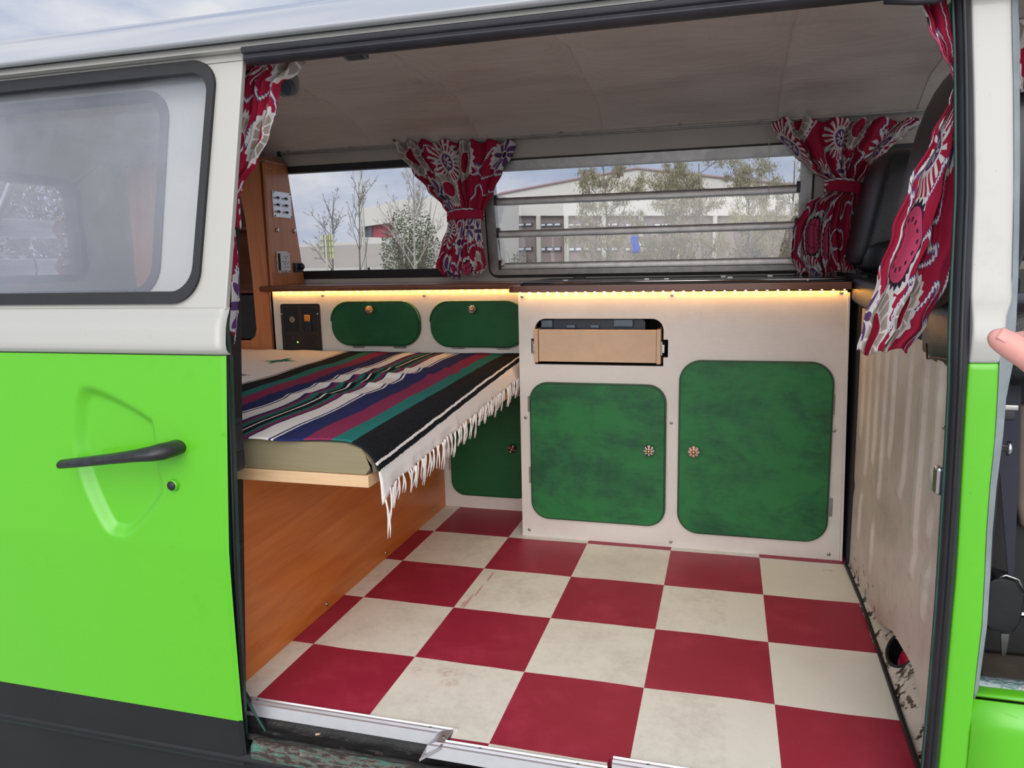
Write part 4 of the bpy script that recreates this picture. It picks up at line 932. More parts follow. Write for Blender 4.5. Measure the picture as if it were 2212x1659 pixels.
p = FXp(645, 576); b = MB(); b.lathe((TX+.008, p.y, p.z), (1, 0, 0), [(0, .0125), (.003, .0125), (.012, .011), (.014, .008)], 24); build('rotary_knob', b, MT['bluegrey_plastic'] if 0 else MT['rubber'], dm, smooth=True)
for px, py in ((637, 576), (650, 574)): p = FXp(px, py); b = MB(); b.lathe((TX+.008, p.y, p.z), (1, 0, 0), [(0, .003), (.002, .002)], 8); build('screw', b, MT['chrome'], dm, smooth=True)

# ---- bed ---------------------------------------------------------------------
BX = .262
bb = thing('bed_box', 'orange-brown wooden bed front panel standing on the checkered floor', 'bed base', (-.055, -.35, 0))
b = MB(); b.box((-.069, -.955, 0), (-.055, .2505, .440)); build('front_board', b, MT['woodx'], bb, bevel=.001)
for px, py in ((706, 1305), (833, 1194), (938, 1101)):
    p = PX(px, py, -.055); b = MB(); b.lathe((-.055, p.y, p.z), (1, 0, 0), [(-.001, .0055), (.002, .005), (.0035, .002)], 12); build('screw', b, MT['steel'], bb, smooth=True)
b = MB(); b.box((-.75, .22, .0), (-.072, .235, .43)); b.box((-.9, -.85, 0), (-.88, .24, .43)); build('rear_support', b, MT['dark'], bb)
b = MB(); b.box((-.9, -.940, .443), (BX-.004, .228, .466)); bd = build('bed_board', b, MT['pine'], None, bevel=.0015); tag(bd, 'pale raw pine slatted board sticking out under the mattress', 'bed board')
# mattress with rounded end
zt = lambda y: lerp(.528, .550, (y + .93)/1.17)
def matt(u, v):      # cross-section in x/z; right end rounded
    y = lerp(-.935, .229, v); top = zt(y) - .004; z0 = .467
    w = (1-v)
    R = .036 + .018*max(0, 1 - (y+.935)/.6)
    P_ = [(-.88, z0), (BX-.012, z0), (BX+.002, z0+.018), (BX+.004, top-R), (BX+.004-R*.12, top-R*.55), (BX+.004-R*.42, top-R*.16), (BX+.004-R, top), (-.1, top+.002), (-.88, top)]
    f = u*(len(P_)-1); i = min(int(f), len(P_)-2); s = f-i
    return (lerp(P_[i][0], P_[i+1][0], s), y, lerp(P_[i][1], P_[i+1][1], s))
b = MB(); b.grid(matt, 48, 40)
n_ = len(b.v); b.f.append(tuple(range(0, 49))); b.f.append(tuple(range(40*49, 41*49))); b.mi += [0, 0]
mt = build('mattress', b, MT['mattress'], None, bevel=.004, seg=3, angle=50); tag(mt, 'khaki cloth-covered foam mattress on the pine board under the blanket', 'mattress')
# blanket
BXE = BX + .012
skew = lambda y: .042*(.25 - y)/1.18
UT = .32
def fold(y, x):
    h = 0
    for cy, cx, wx, a in ((-.262, -.02, .16, .011), (-.395, -.06, .13, .010), (-.12, .05, .22, .006), (-.54, -.08, .16, .005)):
        d = (y - cy - .12*(x - cx))/.020; h += a*math.exp(-d*d)*math.exp(-((x-cx)/wx)**2)
    return h + .0015*sin(21*y + 5*x) + .001*sin(47*x+13*y)
def blk(u_, v):      # u_ metres from the hem, v 0..1 near->far
    y = lerp(-.940, .2335, v); top = zt(y) + .002
    R = .040 + .026*max(0, 1 - (y+.94)/.7)
    ut = UT - (BXE - R) + skew(y)
    yy = y + .012*sin(9*u_+1)*(1-v) + .004*sin(40*u_)*(1-v)
    if u_ >= ut:
        x = UT - u_ + skew(y); return (x, yy, top + fold(y, x)*min(1, (u_-ut)/.08))
    s = ut - u_
    if s < R*pi/2:
        a = s/R; return (BXE - R + R*sin(a), yy, top - R + R*cos(a))
    d = s - R*pi/2
    q = .006*sin(34*y + 1)*min(1, d/.04) + .003*sin(80*y)*min(1, d/.04)
    near = max(0, 1 - (y+.94)/.035)
    return (BXE + .003 + abs(q) + .10*d*0, yy - near*.004, top - R - d*(1 + .8*near))
UMAX = 1.25
us = [.020 + .086*i/14 for i in range(14)] + [.106 + (.62-.106)*i/70 for i in range(70)] + [.62 + (UMAX-.62)*i/30 for i in range(31)]
b = MB(); nv = 150; nu = len(us)-1
vs = []
for j in range(nv+1):
    for i, uu in enumerate(us):
        vs.append(blk(uu, j/nv)); b.uv[j*(nu+1)+i] = (uu, (1-j/nv)*1.183)
fs = [(j*(nu+1)+i, j*(nu+1)+i+1, (j+1)*(nu+1)+i+1, (j+1)*(nu+1)+i) for j in range(nv) for i in range(nu)]
b.add(vs, fs)
MOTIFS[:] = [(.845, .250, .075, .055, TEAL), (.845, .25, .035, .085, TEAL), (.90, .525, .13, .09, NAVY), (.90, .525, .06, .15, NAVY)]
MT['blanket'] = M_blanket()
bl = build('blanket', b, MT['blanket'], None, smooth=True, solid=.003, fixn=False); tag(bl, 'striped woven blanket in white, navy, crimson and teal, draped over the mattress', 'blanket')
# fringe tassels along the hem
random.seed(11); n = 52
for i in range(n):
    v = (i+.3)/n; p = Vector(blk(.021, v)); L = random.uniform(.036, .066)
    if i < 3: L = .082 - .014*i
    b = MB(); k = 2 if random.random() < .6 else 3
    dy = random.uniform(-.35, .35)
    for q in range(k):
        o = Vector((random.uniform(-.001, .003), random.uniform(-.004, .004), .002)); pts = []
        w = random.uniform(-.25, .25)
        for m_ in range(5):
            t = m_/4; pts.append(p + o*(1-t*.3) + Vector((.004*sin(3*t+q), (dy*t + .3*w*sin(3*t))*L*.5, -L*t*random.uniform(.97, 1.0))))
        b.tube(pts, [.0015, .0018, .0016, .0014, .0006], 6)
    build('tassel', b, MT['yarn'], bl, smooth=True)
# ================================================================== CAB SIDE: partition, seats, belt
hy, hz_, hry, hrz = -.628, .090, .100, .036
RIBS = [(-.070, .020, .38, .69), (-.165, .018, .30, .69), (-.253, .018, .36, .69), (-.345, .020, .30, .69), (-.432, .018, .42, .69), (-.538, .050, .37, .69), (-.690, .018, .26, .69), (-.785, .018, .47, .69), (-.785, .018, .37, .43), (-.785, .016, .22, .33), (-.87, .016, .24, .69), (-.12, .012, .12, .26), (-.30, .014, .10, .24)]
def part(u, v):
    y = lerp(.0, -.965, u); z = lerp(interp([(-.9, .05), (-.74, .105), (-.56, .085), (-.42, .035), (0, .003)], y), .715, v)
    x = 1.238 + .02*max(0, (z-.35)/.35)*0 + .012*max(0, 1-z/.10)*-0
    for cy, w, z0, z1 in RIBS:
        cyy = cy
        fy = max(0, min(1, (w*(.4+.6*min(1, max(0, (z-z0)/.05))) + .005 - abs(y-cyy))/.009)); fz = max(0, min(1, (z-z0+.01)/.02))*max(0, min(1, (z1-z)/.02)); x -= .0060*fy*fy*(3-2*fy)*fz
    x += .0012*sin(4*y+1)*sin(6*z) + .0025*math.exp(-((z-.24 + .12*(y+.1))/.018)**2)
    return (x, y, z)
b = MB(); NU, NV = 190, 120; b.grid(part, NU, NV)
keep = []
for f in b.f:
    cy_ = sum(b.v[i][1] for i in f)/4; cz_ = sum(b.v[i][2] for i in f)/4
    keep.append(f)
b.f = keep; b.mi = [0]*len(keep)
wp = struct('wall_right', b, MT['bulk'], smooth=True)
def sx1(y): return interp([(-.97, 1.325), (-.55, 1.31), (-.40, 1.262), (0, 1.246)], y)
def sz1(y): return interp([(-.97, .11), (-.55, .11), (-.40, .04), (0, .01)], y)
def ledge(u, v):
    y = lerp(.0, -.97, u); return (lerp(1.215, sx1(y), v), y, lerp(-.012, sz1(y), v) + .0015*sin(40*y))
best = 1e9
for i in range(120):
    for j in range(40):
        q = Vector(ledge(.3 + .6*i/120, j/40)); w = pix(q); d = hypot(w[0]-1946, w[1]-1403)
        if d < best: best, hc = d, q
b = MB(); b.grid(ledge, 220, 40)
RA, RB = .058, .036
def hd(p): return ((p[1]-hc.y)/RA)**2 + (((p[0]-hc.x)*.70 + (p[2]-hc.z)*.72)/RB)**2
b.f = [f for f in b.f if hd([sum(b.v[i][k] for i in f)/4 for k in range(3)]) > 1]; b.mi = [0]*len(b.f)
lg = struct('trim_floor_edge', b, MT['bulk'], smooth=True)
b = MB(); b.tube([(hc.x + .70*RB*sin(2*pi*k/40) + .0015, hc.y + RA*cos(2*pi*k/40), hc.z + .72*RB*sin(2*pi*k/40)) for k in range(41)], .0032, 8); build('hole_rim', b, MT['rubber'], lg, smooth=True)
b = MB(); b.box((1.236, -.80, -.08), (1.42, -.42, -.075)); b.box((1.41, -.80, -.08), (1.42, -.42, .02)); b.box((1.236, -.80, -.08), (1.42, -.795, .0)); b.box((1.236, -.425, -.08), (1.42, -.42, .0)); build('cavity_lining', b, MT['dark'], lg)
rc = hc + ray(1944, 1403)*.035 + Vector((.024, 0, 0)); b = MB(); b.lathe((rc.x, rc.y, -.074), (0, 0, 1), [(0, .022), (.004, .027), (rc.z + .045, .028), (rc.z + .065, .022), (rc.z + .075, .010), (rc.z + .078, .003)], 24)
o = build('fire_extinguisher', b, MT['red_plastic'], None, smooth=True); tag(o, 'bright red cylinder seen through the round hole low in the metal partition', 'extinguisher')
b = MB(); b.box((1.232, .0, -.01), (1.245, .48, .80)); struct('wall_right_gap_shade', b, MT['dark'])  # dark sheet added to stand for the shade in the gap past the partition
b = MB(); b.tube([(1.228, .0, .004), (1.232, -.25, .004), (1.226, -.55, .006), (1.218, -.97, .006)], .005, 6); struct('baseboard_right', b, MT['rubber'])
b = MB(); b.box((1.27, -.93, .07), (1.29, .46, .73)); struct('wall_cab_divider', b, MT['dark'])
b = MB(); b.box((1.30, .455, .07), (2.3, .468, .80)); struct('wall_cab_dark_card', b, MT['vinyl_flat'])  # door card added in black to make the cab look dark

def rbox(name, c, s, mat, parent, r=.03, sub=2, shear=None, taper=None, **k):
    b = MB(); n = 8
    def sg(t, e): return math.copysign(abs(t)**e, t)
    vs = []; nu, nv = 28, 16
    for j in range(nv+1):
        ph = -pi/2 + pi*j/nv
        for i in range(nu):
            th = 2*pi*i/nu; e = r
            x = sg(cos(ph), e)*sg(cos(th), e); y = sg(cos(ph), e)*sg(sin(th), e); z = sg(sin(ph), e)
            if taper: y *= 1 - taper*max(0, z)**2
            X, Y, Z = x*s[0]/2, y*s[1]/2, z*s[2]/2
            if shear: X += shear*z
            vs.append((c[0]+X, c[1]+Y, c[2]+Z))
    fs = [(j*nu+i, j*nu+(i+1) % nu, (j+1)*nu+(i+1) % nu, (j+1)*nu+i) for j in range(nv) for i in range(nu)]
    b.add(vs, fs); return build(name, b, mat, parent, smooth=True, **k)
ns = thing('cab_seat', 'near cab seat with tall smooth black shell back beside the bright curtain', 'seat', (1.5, -.55, .07), 'black cab seats')
rbox('backrest', (1.315, -.52, .965), (.15, .54, .50), MT['vinyl_flat'], ns, .55, shear=.035, taper=.22)
rbox('headrest', (1.37, -.52, 1.19), (.10, .28, .12), MT['vinyl_flat'], ns, .5)
rbox('seat_cushion', (1.45, -.755, .715), (.44, .34, .135), MT['vinyl'], ns, .45)
b = MB(); b.box((1.30, -.78, .165), (1.6, -.3, .66)); build('seat_plinth', b, MT['dark'], ns, bevel=.01)
fs_ = thing('cab_seat', 'far cab seat with low black vinyl back, partly behind the far right curtain', 'seat', (1.5, .2, .07), 'black cab seats')
rbox('backrest', (1.305, .20, .975), (.11, .36, .31), MT['vinyl'], fs_, .42, shear=.03)
rbox('seat_cushion', (1.42, .12, .845), (.36, .30, .10), MT['vinyl'], fs_, .5)
b = MB(); b.box((1.32, .0, .165), (1.6, .40, .79)); build('seat_plinth', b, MT['dark'], fs_, bevel=.01)
# padded black bar capping the partition
b = MB(); n = 24; A_ = (.028, 1.212, .726, .795); B_ = (-.64, 1.228, .694, .778)
def pad(u, v):
    y = lerp(A_[0], B_[0], v); x0 = lerp(A_[1], B_[1], v); z0 = lerp(A_[2], B_[2], v); z1 = lerp(A_[3], B_[3], v)
    R = .018; P_ = rrect(x0, z0, x0+.14, z1, R, 5); p = P_[int(u*(len(P_)-1)+.5) % len(P_)]; return (p[0], y, p[1])
k = len(rrect(0, 0, 1, 1, .1, 5)); b.grid(lambda u, v: pad(u, v), k-1, 12)
b.f += [tuple(range(k)), tuple(range(12*k, 13*k))]; b.mi += [0, 0]
for j in range(12): b.f.append((j*k+k-1, j*k, (j+1)*k, (j+1)*k+k-1)); b.mi.append(0)
o = build('padded_bar', b, MT['vinyl'], None, smooth=True, bevel=.003, angle=50); tag(o, 'long black vinyl-padded bar on top of the partition at the worktop end', 'padded bar')
# thin red-brown cable under the seat
b = MB(); b.tube([(1.226, PX(2000, 762, 1.226).y, .700), tuple(PX(2003, 775, 1.226)), tuple(PX(2020, 772, 1.225)), tuple(PX(2045, 776, 1.225)), tuple(PX(2062, 777, 1.228))], .0018, 6)
o = build('electric_cable', b, plain('brown_cable', (.10, .03, .02), .5), None, smooth=True); tag(o, 'thin loose brown cable hanging below the near cab seat', 'cable')
# belt, reel and fittings behind the pillar
sb = thing('seat_belt', 'black seat belt with boxy dark reel on the cab side of the pillar', 'seat belt', tuple(PY(2165, 1300, -.86)))
a, c = PY(2136, 1250, -.87), PY(2203, 1366, -.87)
b = MB(); b.plate([[(a.x, c.z+.010), (a.x+.006, c.z), (c.x-.010, c.z+.001), (c.x-.001, c.z+.02), (c.x+.001, a.z-.02), (c.x-.012, a.z), (a.x+.010, a.z+.006), (a.x, a.z-.004)]], FY, -.875, -.83); rl_ = build('belt_reel', b, MT['rubber'], sb, bevel=.003)
b = MB(); b.tube([(a.x+.006, -.878, a.z+.004), (a.x+.02, -.88, a.z+.012), (c.x-.012, -.878, a.z+.006), (c.x-.001, -.878, a.z-.016)], .002, 6); build('reel_spring', b, MT['steel'], rl_, smooth=True)
b = MB(); q = PY(2205, 1328, -.86); b.lathe(q, (-1, 0, 0), [(-.01, .005), (.012, .005), (.012, .009), (.018, .009)], 6); build('reel_bolt', b, MT['chrome'], rl_)
t0, t1, t2 = PY(2176, 780, -.85), PY(2180, 1000, -.85), PY(2184, 1245, -.85)
b = MB()
for pa, pb, wa, wb in ((t0, t1, .020, .014), (t1, t2, .014, .004)): b.hexa([pb + Vector((-wb, 0, 0)), pb + Vector((wb, 0, 0)), pb + Vector((wb, .002, 0)), pb + Vector((-wb, .002, 0)), pa + Vector((-wa, 0, 0)), pa + Vector((wa, 0, 0)), pa + Vector((wa, .002, 0)), pa + Vector((-wa, .002, 0))])
build('webbing', b, plain('navy_black_webbing', (.018, .020, .035), .7, 0, .1), sb)
b = MB(); b.plate([[(0, 0), (.012, 0), (.010, -.035), (.004, -.04)]], lambda x, z, t: (PY(2160, 1365, -.86).x + x, t, PY(2160, 1365, -.86).z + z), -.865, -.861); build('reel_bracket', b, MT['steel'], sb)
p = PY(2164, 890, -.93); o = thing('belt_anchor', 'dull metal belt anchor block at seat height on the cab door post', 'belt anchor', tuple(p)); b = MB(); b.box((p.x-.008, p.y-.004, p.z-.012), (p.x+.018, p.y+.012, p.z+.004)); build('block', b, MT['greyrubber'], o, bevel=.003); b = MB(); b.box((p.x-.008, p.y-.006, p.z+.003), (p.x+.020, p.y+.012, p.z+.012)); build('bracket', b, MT['alu_dull'], o, bevel=.002)
p = PY(2158, 967, -.94); o = thing('door_pin', 'small chrome door pin on the cab door post below the belt anchor', 'door pin', tuple(p)); b = MB(); b.lathe(p, (1, -.2, 0), [(0, .005), (.010, .005), (.010, .011), (.014, .011), (.016, .006)], 12); build('pin', b, MT['chrome'], o, smooth=True); b = MB(); b.box((p.x-.008, p.y+.002, p.z-.018), (p.x+.002, p.y+.010, p.z+.018)); build('pin_plate', b, MT['alu_dull'], o, bevel=.002)
b = MB(); a, c = PY(2188, 868, -.78), PY(2212, 1110, -.78)
b.plate([[(a.x, a.z), (a.x+.004, a.z-.06), (a.x+.012, c.z+.02), (a.x+.022, c.z-.02), (a.x+.3, c.z-.02), (a.x+.3, a.z)]], FY, -.80, -.72); build('seat_side', b, MT['brown_seat'], ns, bevel=.008, label='brown cloth-covered seat side')
p = PY(2196, 1345, -.80)
b = MB(); b.tube([PZ(2185, 1385, .16) + Vector((0, 0, .006)), PZ(2195, 1378, .16) + Vector((0, 0, .006)), PZ(2212, 1385, .16) + Vector((0, 0, .006)), PZ(2212, 1400, .16) + Vector((0, 0, .006)), PZ(2190, 1396, .16) + Vector((0, 0, .006)), PZ(2185, 1385, .16) + Vector((0, 0, .006))], .004, 8)
o = build('rope_loop', b, plain('grey_cord', (.16, .14, .13), .8), None, smooth=True); tag(o, 'loop of grey cord lying on the dirty cab floor', 'cord')

# ================================================================== CURTAINS
def curtain(name, label, rows, yf, folds, amp, clothw, group=None, parent=None, seed=0, tie=None, thick=.0015, uvo=(0, 0), cat='curtain', phase=0, nU=140, nV=70):
    random.seed(seed); r0 = rows[0][0]; r1 = rows[-1][0]
    L = [(r[0], r[1]) for r in rows]; R_ = [(r[0], r[2]) for r in rows]; Am = [(r[0], r[3] if len(r) > 3 else 1.0) for r in rows]
    ph = [random.uniform(0, 6.28) for _ in range(4)]
    def fn(u, v):
        py = lerp(r0, r1, v); f = u + .035*sin(2*pi*u*2.1 + ph[0] + 2*v) * sin(pi*u)
        px = lerp(smooth(L, py), smooth(R_, py), f); a = interp(Am, py)*amp; y0 = yf(py) if callable(yf) else yf
        k = 2*pi*folds*u + ph[1] + .9*sin(2.2*v + ph[2]) + phase
        s = sin(k); s = s*(1 + .25*cos(2*k)); dy = a*(s + .35*sin(2.3*k + ph[3]))
        py2 = py + (4*sin(k*1.0+.6) if v < .06 else 0) + (6*sin(k) + 4*sin(2*pi*u))*max(0, (v-.93)/.07)
        p = PY(px + a*240*cos(k)*.35, py2, y0); p = p + Vector((0, dy, 0))*1.0
        return p
    L0 = (PY(rows[0][1], rows[0][0], yf(rows[0][0]) if callable(yf) else yf) - PY(rows[-1][1], rows[-1][0], yf(rows[-1][0]) if callable(yf) else yf)).length
    b = MB(); b.grid(fn, nU, nV, lambda u, v: (u*clothw + uvo[0], (1-v)*L0*1.02 + uvo[1]))
    t = parent or thing(name, label, cat, tuple(fn(.5, 0)), group)
    c = build('cloth', b, MT['curtain'], t, smooth=True, solid=thick, fixn=False)
    if tie:
        pa, xl, xr, hh, pyr = tie
        y0 = yf(pa) if callable(yf) else yf; A0 = PY(xl, pa, y0); B0 = PY(xr, pa + pyr, y0); cc = (A0 + B0)/2; hw = (B0-A0).length/2 + .004; dirx = (B0-A0).normalized(); b = MB()
        def tf(u, v):
            th = 2*pi*u; rr = hw*(1 + .03*sin(9*th)) ; return cc + dirx*rr*cos(th) + Vector((0, .022*sin(th), 0)) + Vector((0, 0, (v-.5)*hh*(1 + .1*sin(3*th)) - .004*cos(2*th)))
        b.grid(tf, 48, 6, lambda u, v: (u*.2 + .9, v*.04 + .37)); tb = build('tie_band', b, MT['curtain'], t, smooth=True, solid=.002, fixn=False)
    return t
g4 = 'crimson patterned curtains'
yb_ = lambda py: interp([(290, .380), (460, .350), (600, .372)], py)
curtain('curtain', 'tied-back crimson patterned curtain hanging between the two far windows', [(305, 850, 1114, 1), (330, 862, 1106, 1), (370, 893, 1083, .9), (410, 925, 1066, .75), (445, 957, 1050, .5), (465, 971, 1040, .4), (488, 968, 1038, .5), (530, 954, 1044, .8), (575, 943, 1052, 1), (596, 958, 1040, 1)], yb_, 7.5, .012, .62, g4, seed=3, tie=(466, 968, 1042, .034, -4), uvo=(.11, .23))
curtain('curtain', 'tied-back crimson patterned curtain right of the slatted window beside the seats', [(258, 1664, 1990, 1), (285, 1672, 1960, 1), (330, 1712, 1915, .9), (365, 1745, 1880, .7), (392, 1788, 1858, .4), (412, 1790, 1856, .4), (440, 1742, 1862, .6), (500, 1712, 1864, .9), (560, 1708, 1870, 1), (592, 1722, 1868, 1)], lambda py: interp([(230, .372), (400, .335), (600, .365)], py), 6.0, .018, .72, g4, seed=8, tie=(400, 1785, 1858, .038, 6), uvo=(.77, .41))
curtain('curtain', 'crimson patterned curtain gathered at the rear edge of the doorway by the door', [(128, 532, 655, .8), (150, 518, 640, .8), (180, 505, 602, .7), (230, 500, 594, .6), (290, 492, 578, .6), (350, 480, 552, .5), (400, 468, 524, .4), (432, 465, 512, .3), (470, 462, 506, .3), (500, 462, 507, .4), (570, 460, 514, .6), (650, 460, 515, .7), (700, 462, 510, .7), (738, 462, 505, .6)], lambda py: interp([(120, -.845), (430, -.885), (740, -.90)], py), 3.5, .011, .34, g4, seed=5, tie=(452, 458, 511, .06, 3), uvo=(.35, .62))
curtain('curtain', 'long bright crimson patterned curtain blown inwards beside the front door pillar', [(5, 1985, 2085, .6), (60, 2003, 2088, .5), (110, 2030, 2085, .4), (150, 2052, 2082, .25), (180, 2060, 2084, .2), (215, 2050, 2086, .3), (300, 2010, 2090, .5), (400, 1962, 2092, .6), (500, 1925, 2082, .7), (600, 1893, 2050, .7), (700, 1864, 2005, .8), (760, 1850, 1962, .8)], lambda py: interp([(0, -.865), (160, -.89), (450, -.86), (770, -.80)], py), 2.6, .017, .42, g4, seed=21, uvo=(1.15, .05), nU=180, nV=120)
curtain('curtain', 'sliver of crimson patterned curtain in the cab right of the door pillar', [(40, 2196, 2330, .6), (100, 2196, 2320, .6), (160, 2198, 2300, .5), (190, 2203, 2270, .4)], -.80, 3, .010, .3, g4, seed=31, uvo=(.2, 1.3), nU=60, nV=30)
# clear plastic plate of the doorway lamp and the roof lamp
p = PZ(766, 123, 1.318)
o = thing('ceiling_light', 'small flat grey lamp on the ceiling near the top of the doorway', 'ceiling light', tuple(p)); 
b = MB(); b.plate([rrect(-.028, -.02, .028, .02, .006, 4)], lambda a, c, t: (p.x + a, p.y + c, p.z + t - .12*c), .0, .012); build('lamp_housing', b, MT['bluegrey_plastic'], o, bevel=.002)
b = MB(); b.plate([rrect(-.018, -.012, .018, .012, .003, 4)], lambda a, c, t: (p.x + a, p.y + c, p.z + t - .12*c), -.002, .0); build('lamp_lens', b, MT['greyrubber'], o)
p = PY(622, 183, -.72)
o = thing('speaker_cover', 'round pale plastic cover half hidden behind the top of the rear doorway curtain', 'cover', tuple(p))
b = MB(); b.plate([rrect(-.024, -.022, .024, .022, .012, 6)], lambda a, c, t: (p.x + a, p.y + t, p.z + c - .3*t), 0, .006); build('plate', b, plain('pale_clear_plastic', (.30, .30, .29), .25, 0, .1), o, bevel=.002)
b = MB(); b.lathe((p.x, p.y-.001, p.z-.006), (0, -1, -.2), [(0, .016), (.003, .015), (.0035, .009)], 20); build('round_grille', b, MT['bluegrey_plastic'], o, smooth=True)
# pull cord at the slatted window
b = MB(); a, c = PY(1661, 300, .385), PY(1661, 430, .40); b.tube([a, (a+c)/2 + Vector((.001, 0, 0)), c], .0008, 5); o = build('pull_cord', b, MT['yarn'], None); tag(o, 'thin white cord hanging at the right end of the slatted window', 'cord')

# ================================================================== BEHIND THE VAN: ladder-like cycle rack
rk = thing('cycle_rack', 'silver rack rails with pinkish red end caps outside the rear window', 'cycle rack', (-1.75, -.1, .8))
for pz, pe in ((497, 112), (578, 118)):
    p = PX(pe, pz, -1.72); b = MB(); h = .032
    pr = [(-.03, h), (-.012, h*.25), (-.012, -h*.25), (-.03, -h), (-.024, -h-.003), (.0, -h*.3), (.0, h*.3), (-.024, h+.003)]
    y0_, y1_ = -.9, p.y; k = len(pr); vs = [(-1.72 - a*1.0, yy, p.z + c) for yy in (y0_, y1_) for a, c in pr]
    b.add(vs, [(j, (j+1) % k, k+(j+1) % k, k+j) for j in range(k)] + [tuple(range(k)), tuple(k+j for j in range(k-1, -1, -1))]); r_ = build('rail', b, MT['alu'], rk, bevel=.001)
    vs = [(-1.72 - a*1.25, yy, p.z + c*1.12) for yy, g_ in ((y1_-.006, 0), (y1_+.022, 1)) for a, c in pr]
    b = MB(); b.add(vs, [(j, (j+1) % k, k+(j+1) % k, k+j) for j in range(k)] + [tuple(range(k)), tuple(k+j for j in range(k-1, -1, -1))]); build('end_cap', b, plain('faded_red_plastic', (.55, .10, .10), .4), r_, bevel=.002)
b = MB(); a = PX(25, 400, -1.66); c = PX(-25, 520, -1.66); b.tube([a + (a-c)*.6, a, c, c + (c-a)], .016, 10); build('rack_tube', b, MT['alu'], rk, smooth=True)
p = PX(60, 578, -1.70); b = MB(); b.tube([p + Vector((0, .02*cos(t) , .045*sin(t))) + Vector((.02, 0, 0)) for t in [pi*k/10 for k in range(-4, 8)]], .004, 6); build('rack_strap', b, MT['rubber'], rk, smooth=True)

# ================================================================== OUTSIDE
t = NT('tarmac_and_verge'); g = t.geo(); s = t.sep(g); a = t.noise(g, .5, 5); n_ = t.noise(g, 30, 4, .7)
asp = t.mix(n_, (.34, .335, .33), (.45, .445, .43)); gr = t.mix(t.noise(g, 3, 5), (.07, .10, .03), (.16, .15, .07))
c = t.mix(t.step(s[1], 7.5, 8.0), asp, gr); GM = t.done(t.pbr(c, .85, 0, t.bump(n_, .3, .01)))
b = MB(); b.add([(-90, -30, -.52), (90, -30, -.52), (90, 120, -.52), (-90, 120, -.52)], [(0, 1, 2, 3)]); struct('ground', b, GM)

BARK = {'grey': plain('grey_bark', (.16, .14, .125), .9, 0, .25, 30), 'birch': plain('white_birch_bark', (.36, .34, .31), .8, 0, .35, 8), 'brown': plain('brown_bark', (.15, .11, .085), .9, 0, .3, 20)}
LEAF = {'olive': plain('olive_catkins', (.27, .25, .15), .8, 0, .35, 1.5), 'green': plain('dull_green_leaves', (.085, .115, .04), .7, 0, .4, 1.5), 'tan': plain('tan_dry_leaves', (.20, .16, .12), .85, 0, .3, 1.5)}
def tree(label, base, h, bark, spread=.5, lean=(0, 0), levels=4, nb=5, leaf=None, nleaf=0, ls=(.02, .06), seed=1, r0=.05, hang=True, group=None, cat='tree', start=.25, name='bare_tree', up=.25, twig=.5):
    rnd = random.Random(seed); base = Vector(base); b = MB(); tips = []
    def branch(p, d, ln, r, lv):
        n = 6 if lv < 2 else 4; pts = [p]; q = p.copy(); dd = d.copy()
        for i in range(n):
            dd = (dd + Vector((rnd.uniform(-1, 1), rnd.uniform(-1, 1), rnd.uniform(-.5, .8)))*(.05 if lv == 0 else .16) + Vector((0, 0, up*(.12 if lv else 0)))).normalized()
            q = q + dd*ln/n; pts.append(q.copy())
        b.tube(pts, [r*(1 - .72*i/n) + .0015 for i in range(n+1)], 5 if lv < 2 else 3, caps=False)
        if lv >= levels: tips.extend(pts[1:]); return
        m_ = nb if lv else int(nb*2.6)
        for k in range(m_):
            f = rnd.uniform(start if lv == 0 else .2, .97); i = min(int(f*n), n-1); pp = pts[i].lerp(pts[i+1], f*n - i)
            ax = rnd.uniform(0, 2*pi); tl = rnd.uniform(.5, 1.05)*spread*1.6
            o = Vector((cos(ax), sin(ax), 0)); t_ = dd if lv else Vector((0, 0, 1)); nd = (t_*cos(tl) + (o - t_*o.dot(t_)).normalized()*sin(tl)).normalized()
            branch(pp, nd, ln*(twig if lv else twig*.95)*(1.15 - .65*f)*rnd.uniform(.7, 1.1), r*(.42 if lv else .35)*(1.1-.5*f), lv+1)
    branch(base, Vector((lean[0], lean[1], 1)).normalized(), h, r0, 0)
    t = thing(name, label, cat, tuple(base), group)
    build('branches', b, BARK[bark], t, fixn=False)
    if nleaf:
        lb = MB(); vs = []; fs = []
        for k in range(nleaf):
            p = rnd.choice(tips) + Vector((rnd.gauss(0, .05), rnd.gauss(0, .05), rnd.gauss(0, .05)))
            w = ls[0]*rnd.uniform(.6, 1.2); l = ls[1]*rnd.uniform(.6, 1.3)
            a = rnd.uniform(0, 2*pi); sx = Vector((cos(a), sin(a), 0)); dn = Vector((rnd.uniform(-.4, .4), rnd.uniform(-.4, .4), -1)) if hang else Vector((rnd.uniform(-1, 1), rnd.uniform(-1, 1), rnd.uniform(-1, 1)))
            dn = dn.normalized(); i = len(vs); vs += [p - sx*w*.2, p + dn*l*.5 - sx*w/2, p + dn*l, p + dn*l*.5 + sx*w/2]; fs.append((i, i+1, i+2, i+3))
        lb.add(vs, fs); build('foliage', lb, LEAF[leaf], t, fixn=False)
    return t
